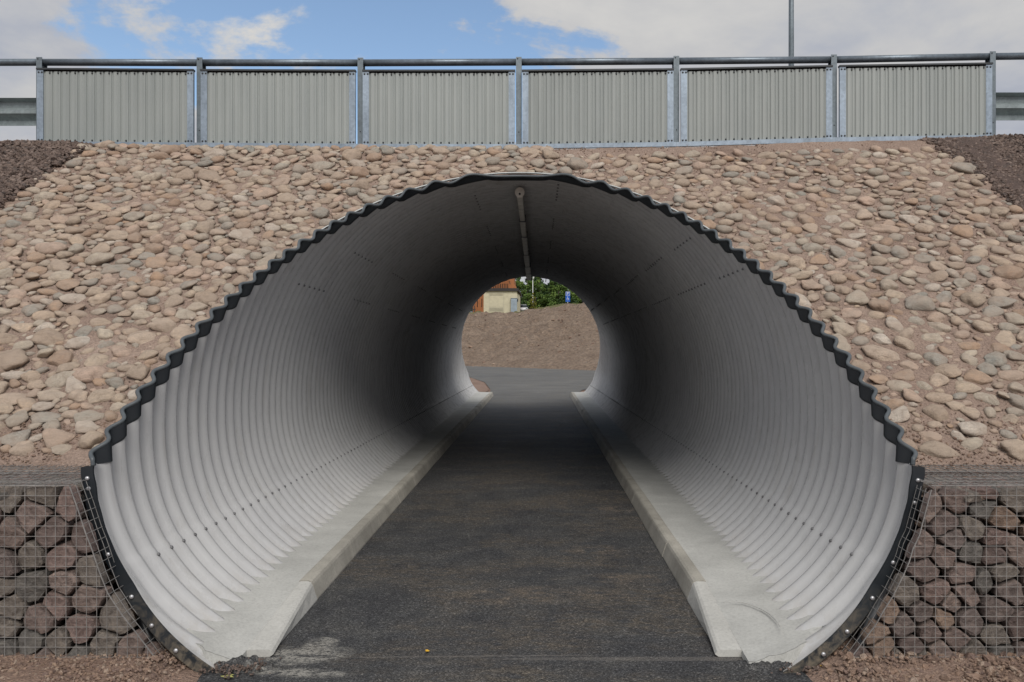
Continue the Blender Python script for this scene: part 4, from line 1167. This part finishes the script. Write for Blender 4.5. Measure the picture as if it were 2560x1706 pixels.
# small dark parked trailer shape left of the building: wooden rack with posts
b = MB()
rk = tag(empty('rack', (bpx(300, 0).x, BY-1, bpx(0, 1310).z)), 'dark timber rack at the left end of the brown building', 'rack')
for j in range(3): MB().box(j*.35, j*.35+.12, 0, .1, -.3, 1.1).build('rack_post', M_bdark, rk)
MB().box(-.1, .95, .11, .2, .35, .5).build('rack_beam', M_bdark, rk)

# white car seen between the kiosk and the young tree
CY = 135
c0 = at(1307.5, 776, CY)
car = tag(empty('parked_car', (c0.x, CY, c0.z-.35)), 'white hatchback parked nose on beside the cream building', 'car')
hw = .60
ps = [(-hw*1.35, 0), (-hw*1.38, .55), (-hw*1.25, .78), (hw*1.25, .78), (hw*1.38, .55), (hw*1.35, 0)]
# body lower, tapered greenhouse
def loft(rings, name, mat, parent, smooth=False):
    n = len(rings[0]); v = [q for r in rings for q in r]; f = []
    for i in range(len(rings)-1):
        for j in range(n): f.append((i*n+j, i*n+(j+1) % n, (i+1)*n+(j+1) % n, (i+1)*n+j))
    f += [tuple(range(n))[::-1], tuple((len(rings)-1)*n+j for j in range(n))]
    return mesh_obj(name, v, f, mat, parent, smooth)
def ring(w, z0_, z1_, y, r_=.12):
    return [(-w, y, z0_+r_), (-w+r_, y, z0_), (w-r_, y, z0_), (w, y, z0_+r_), (w, y, z1_-r_), (w-r_, y, z1_), (-w+r_, y, z1_), (-w, y, z1_-r_)]
loft([ring(.72, .32, .62, 0, .1), ring(.84, .24, .82, .15), ring(.88, .22, .92, .9), ring(.89, .22, .98, 2.0), ring(.88, .22, .98, 3.6), ring(.80, .30, .92, 4.1)], 'body', M_car, car, True)
loft([ring(.80, .9, 1.0, .95, .04), ring(.66, .95, 1.46, 1.75, .1), ring(.64, .95, 1.50, 2.6, .1), ring(.66, .95, 1.40, 3.5, .1), ring(.74, .9, 1.0, 3.95, .04)], 'cabin', M_glass, car, True)
loft([ring(.60, 1.455, 1.50, 1.8, .015), ring(.60, 1.49, 1.535, 2.6, .015), ring(.60, 1.39, 1.44, 3.4, .015)], 'roof', M_car, car, True)
for s_ in (-1, 1):
    for yy in (.75, 3.3):
        w_ = MB().tube([(s_*.70, yy, .31), (s_*.90, yy, .31)], .31, 16).build('wheel', M_tyre, car)
        MB().tube([(s_*.895, yy, .31), (s_*.91, yy, .31)], .19, 12).build('rim', M_galv, w_)
    MB().box(s_*.62-.16, s_*.62+.16, -.01, .10, .60, .74, .03).build('headlight', M_glass, car)
    MB().box(s_*.95-.08, s_*.95+.08, 1.15, 1.3, .98, 1.12, .02).build('mirror', M_bdark, car)
MB().box(-.5, .5, -.03, .05, .34, .52, .03).build('grille', M_bdark, car)
MB().box(-.26, .26, -.045, -.031, .42, .51).build('number_plate', M_white, car)

# lamp post beyond
b0 = at(1332, 775, 120)
l2 = tag(empty('lamp_post', (b0.x, 120, b0.z-.3)), 'slim pale lamp post standing in front of the trees beyond the tunnel', 'lamp post')
top = at(1332, 700, 120).z-(b0.z-.3)
MB().tube([(0, 0, 0), (0, 0, top)], [.06, .045], 8).build('pole', M_white, l2, True)
MB().tube([(0, 0, top), (.08, 0, top+.25), (.14, -.1, top+.55)], [.05, .10, .12], 8).build('lamp_head', M_white, l2, True)
# parking sign for disabled users
SY = 100; s0 = at(1413.8, 754.6, SY); s1 = at(1425.2, 729, SY); gz = at(0, 768, SY).z
sg = tag(empty('parking_sign', ((s0.x+s1.x)/2, SY, gz-.3)), 'blue parking sign with white P and wheelchair symbol on a thin post', 'sign')
sw, sh = s1.x-s0.x, s1.z-s0.z; zb = s0.z-(gz-.3)
MB().tube([(0, .03, 0), (0, .03, zb+sh)], .04, 8).build('post', M_white, sg, True)
MB().box(-sw/2, sw/2, -.012, .012, zb, zb+sh, .004).build('plate', M_blue, sg)
def ptext(ch_, w_, z, size):
    cu = bpy.data.curves.new('letter', 'FONT'); cu.body = ch_; cu.size = size; cu.extrude = .003; cu.align_x = 'CENTER'; cu.align_y = 'CENTER'
    tmp = bpy.data.objects.new('tmp', cu); COL.objects.link(tmp)
    dg = bpy.context.evaluated_depsgraph_get(); me = bpy.data.meshes.new_from_object(tmp.evaluated_get(dg)); bpy.data.objects.remove(tmp)
    me.materials.clear(); me.materials.append(M_white)
    o = bpy.data.objects.new('letter', me); COL.objects.link(o); o.parent = sg; o.rotation_euler = (PI/2, 0, 0); o.location = (w_, -.018, z); return o
MB().box(-sw/2+.04, sw/2-.02, -.0135, -.0125, zb+sh*.63, zb+sh*.98).build('upper_field', M_white, sg)
MB().box(-sw/2+.07, sw/2-.05, -.0145, -.0137, zb+sh*.655, zb+sh*.955).build('upper_panel', M_blue, sg)
ptext('P', 0, zb+sh*.80, sh*.36)
# wheelchair symbol: head, back, seat, leg, wheel
wc = MB(); zc = zb+sh*.33
wc.tube([(-.02, -.016, zc+sh*.155), (-.02, -.020, zc+sh*.155)], .045, 12)
wc.box(-.05, -.01, -.019, -.014, zc-.02, zc+sh*.115); wc.box(-.009, .13, -.019, -.014, zc-.02, zc+.02); wc.box(.10, .14, -.019, -.014, zc-.17, zc-.021)
wp = [(-.01+.12*math.cos(a), -.0165, zc-.08+.12*math.sin(a)) for a in np.linspace(R(120), R(330), 14)]
wc.tube(wp, .018, 4); wc.build('wheelchair_symbol', M_white, sg)

# trees
def tree(name, label, x, Y, zb_, h, w, n, mat, group=None, conifer=False, seed=0, leafs=.16, cat='tree'):
    rr = np.random.default_rng(seed+1000)
    root = tag(empty(name, (x, Y, zb_)), label, cat, group)
    b = MB(); b.tube([(0, 0, -.4), (.05, 0, h*.45), (0, .05, h*.92)], [h*.02, h*.014, h*.004], 6)
    for k in range(6):
        a = rr.uniform(0, 6.28); z = h*rr.uniform(.25, .7); L_ = w*rr.uniform(.5, .8)
        b.tube([(0, 0, z), (math.cos(a)*L_, math.sin(a)*L_, z+h*.12)], [h*.008, h*.002], 4)
    b.build('trunk', M_bark, root, True)
    # clumps
    nc = 26; cl = []
    for k in range(nc):
        t_ = rr.random(); z = h*(.10+.90*t_)
        rad = w*(1-t_)**(.9 if conifer else .45)*(.95 if conifer else 1)*min(1, .45+t_*3)
        a = rr.uniform(0, 6.28); r_ = rad*math.sqrt(rr.random())
        cl.append((math.cos(a)*r_, math.sin(a)*r_, min(z, h*.97), w*rr.uniform(.2, .42)*(1-t_*.55), rr.random()))
    V = []; F_ = []; rn = []
    for k in range(n):
        c_ = cl[rr.integers(nc)]; d_ = rr.normal(size=3); d_ /= np.linalg.norm(d_); r_ = c_[3]*rr.random()**.4
        p = np.array([c_[0]+d_[0]*r_, c_[1]+d_[1]*r_, c_[2]+d_[2]*r_*.8])
        u = rr.normal(size=3); u /= np.linalg.norm(u); w_ = np.cross(u, rr.normal(size=3)); w_ /= np.linalg.norm(w_); s_ = leafs*rr.uniform(.6, 1.3)
        i = len(V); V += [tuple(p+u*s_), tuple(p+w_*s_*.8), tuple(p-u*s_), tuple(p-w_*s_*.8)]; F_.append((i, i+1, i+2, i+3)); rn += [min(1, max(0, c_[4]*.7+rr.random()*.3))]*4
    mesh_obj('crown', V, F_, mat, root, False, rnd=rn)
    return root
tdat = [  # px, top py, Y, width m, mat, conifer, label
 (1296, 702, 150, 2.6, M_l1, False, 'bright green leafy tree just right of the timber gable'),
 (1318, 688, 158, 2.4, M_l4, False, 'light green tree directly left of the pale lamp post'),
 (1349, 682, 150, 1.7, M_l4, False, 'light green slender tree right of the pale lamp post'),
 (1338, 706, 142, 2.4, M_l1, False, 'low bushy green tree behind the pale lamp post'),
 (1366, 716, 156, 1.9, M_l2, True, 'dark conifer with its tip below the sky gap'),
 (1379, 705, 150, 1.6, M_l1, True, 'narrow spruce at the right edge of the sky gap'),
 (1396, 684, 160, 2.6, M_l2, False, 'dark broad tree right of the sky gap'),
 (1405, 712, 142, 2.4, M_l1, False, 'mid green tree left of the blue parking sign'),
 (1424, 692, 158, 2.6, M_l1, False, 'tall green tree behind the blue parking sign'),
 (1440, 715, 140, 2.2, M_l4, False, 'light green bush right of the blue parking sign'),
 (1458, 700, 150, 2.6, M_l2, False, 'dark tree at the right edge of the tunnel view'),
 (1480, 690, 150, 2.8, M_l1, False, 'green tree hidden mostly by the right tunnel wall'),
 (1372, 738, 138, 2.2, M_l1, False, 'low green shrub mass between lamp post and sign'),
 (1300, 735, 142, 2.2, M_l2, False, 'dark green shrub behind the white car'),
 (1420, 740, 136, 2.2, M_l2, False, 'dark low shrub behind the sign post'),
]
for i, (px, py, Yt, w, mt, con_, lab) in enumerate(tdat):
    x = at(px, 0, Yt).x; zb_ = float(T(x, Yt))-.2; tp = at(0, py, Yt).z
    tree('tree', lab, x, Yt, zb_, tp-zb_, w, 2600, mt, 'trees beyond the far slope', con_, i, .17)
# more wood further left and right, one mass far behind
V = []; F_ = []; rn = []
rr = np.random.default_rng(5)
for k in range(26000):
    a = rr.uniform(-1, 1); x = a*130; Yt = rr.uniform(172, 200)
    if abs(x) < 9 and False: continue
    hm = 13.2+1.6*math.sin(x*.35)+2.5*math.sin(x*.9+1)+1.5*math.sin(x*2.3)
    if 1.0 < x < 3.4: hm -= 5.0
    z = 8.0+rr.random()**.8*hm; s_ = rr.uniform(.4, .8)
    u = rr.normal(size=3); u /= np.linalg.norm(u); w_ = np.cross(u, rr.normal(size=3)); w_ /= np.linalg.norm(w_); p = np.array([x, Yt, z])
    i = len(V); V += [tuple(p+u*s_), tuple(p+w_*s_*.8), tuple(p-u*s_), tuple(p-w_*s_*.8)]; F_.append((i, i+1, i+2, i+3)); rn += [rr.random()]*4
mesh_obj('distant_wood', V, F_, M_l2, None, False, 'stuff', rnd=rn)
yt = at(1333, 775, 117)
tree('young_tree', 'young yellow green conical tree at the foot of the pale lamp post', yt.x, 117, yt.z-.3, 2.9, .78, 2600, M_l3, None, True, 50, .07)
pb = at(1443, 764, 70)
tree('flowering_weed', 'small pale plant on the slope crest right of the parking sign', pb.x, 70, pb.z-.1, .42, .18, 160, M_l4, None, False, 60, .03, 'plant')
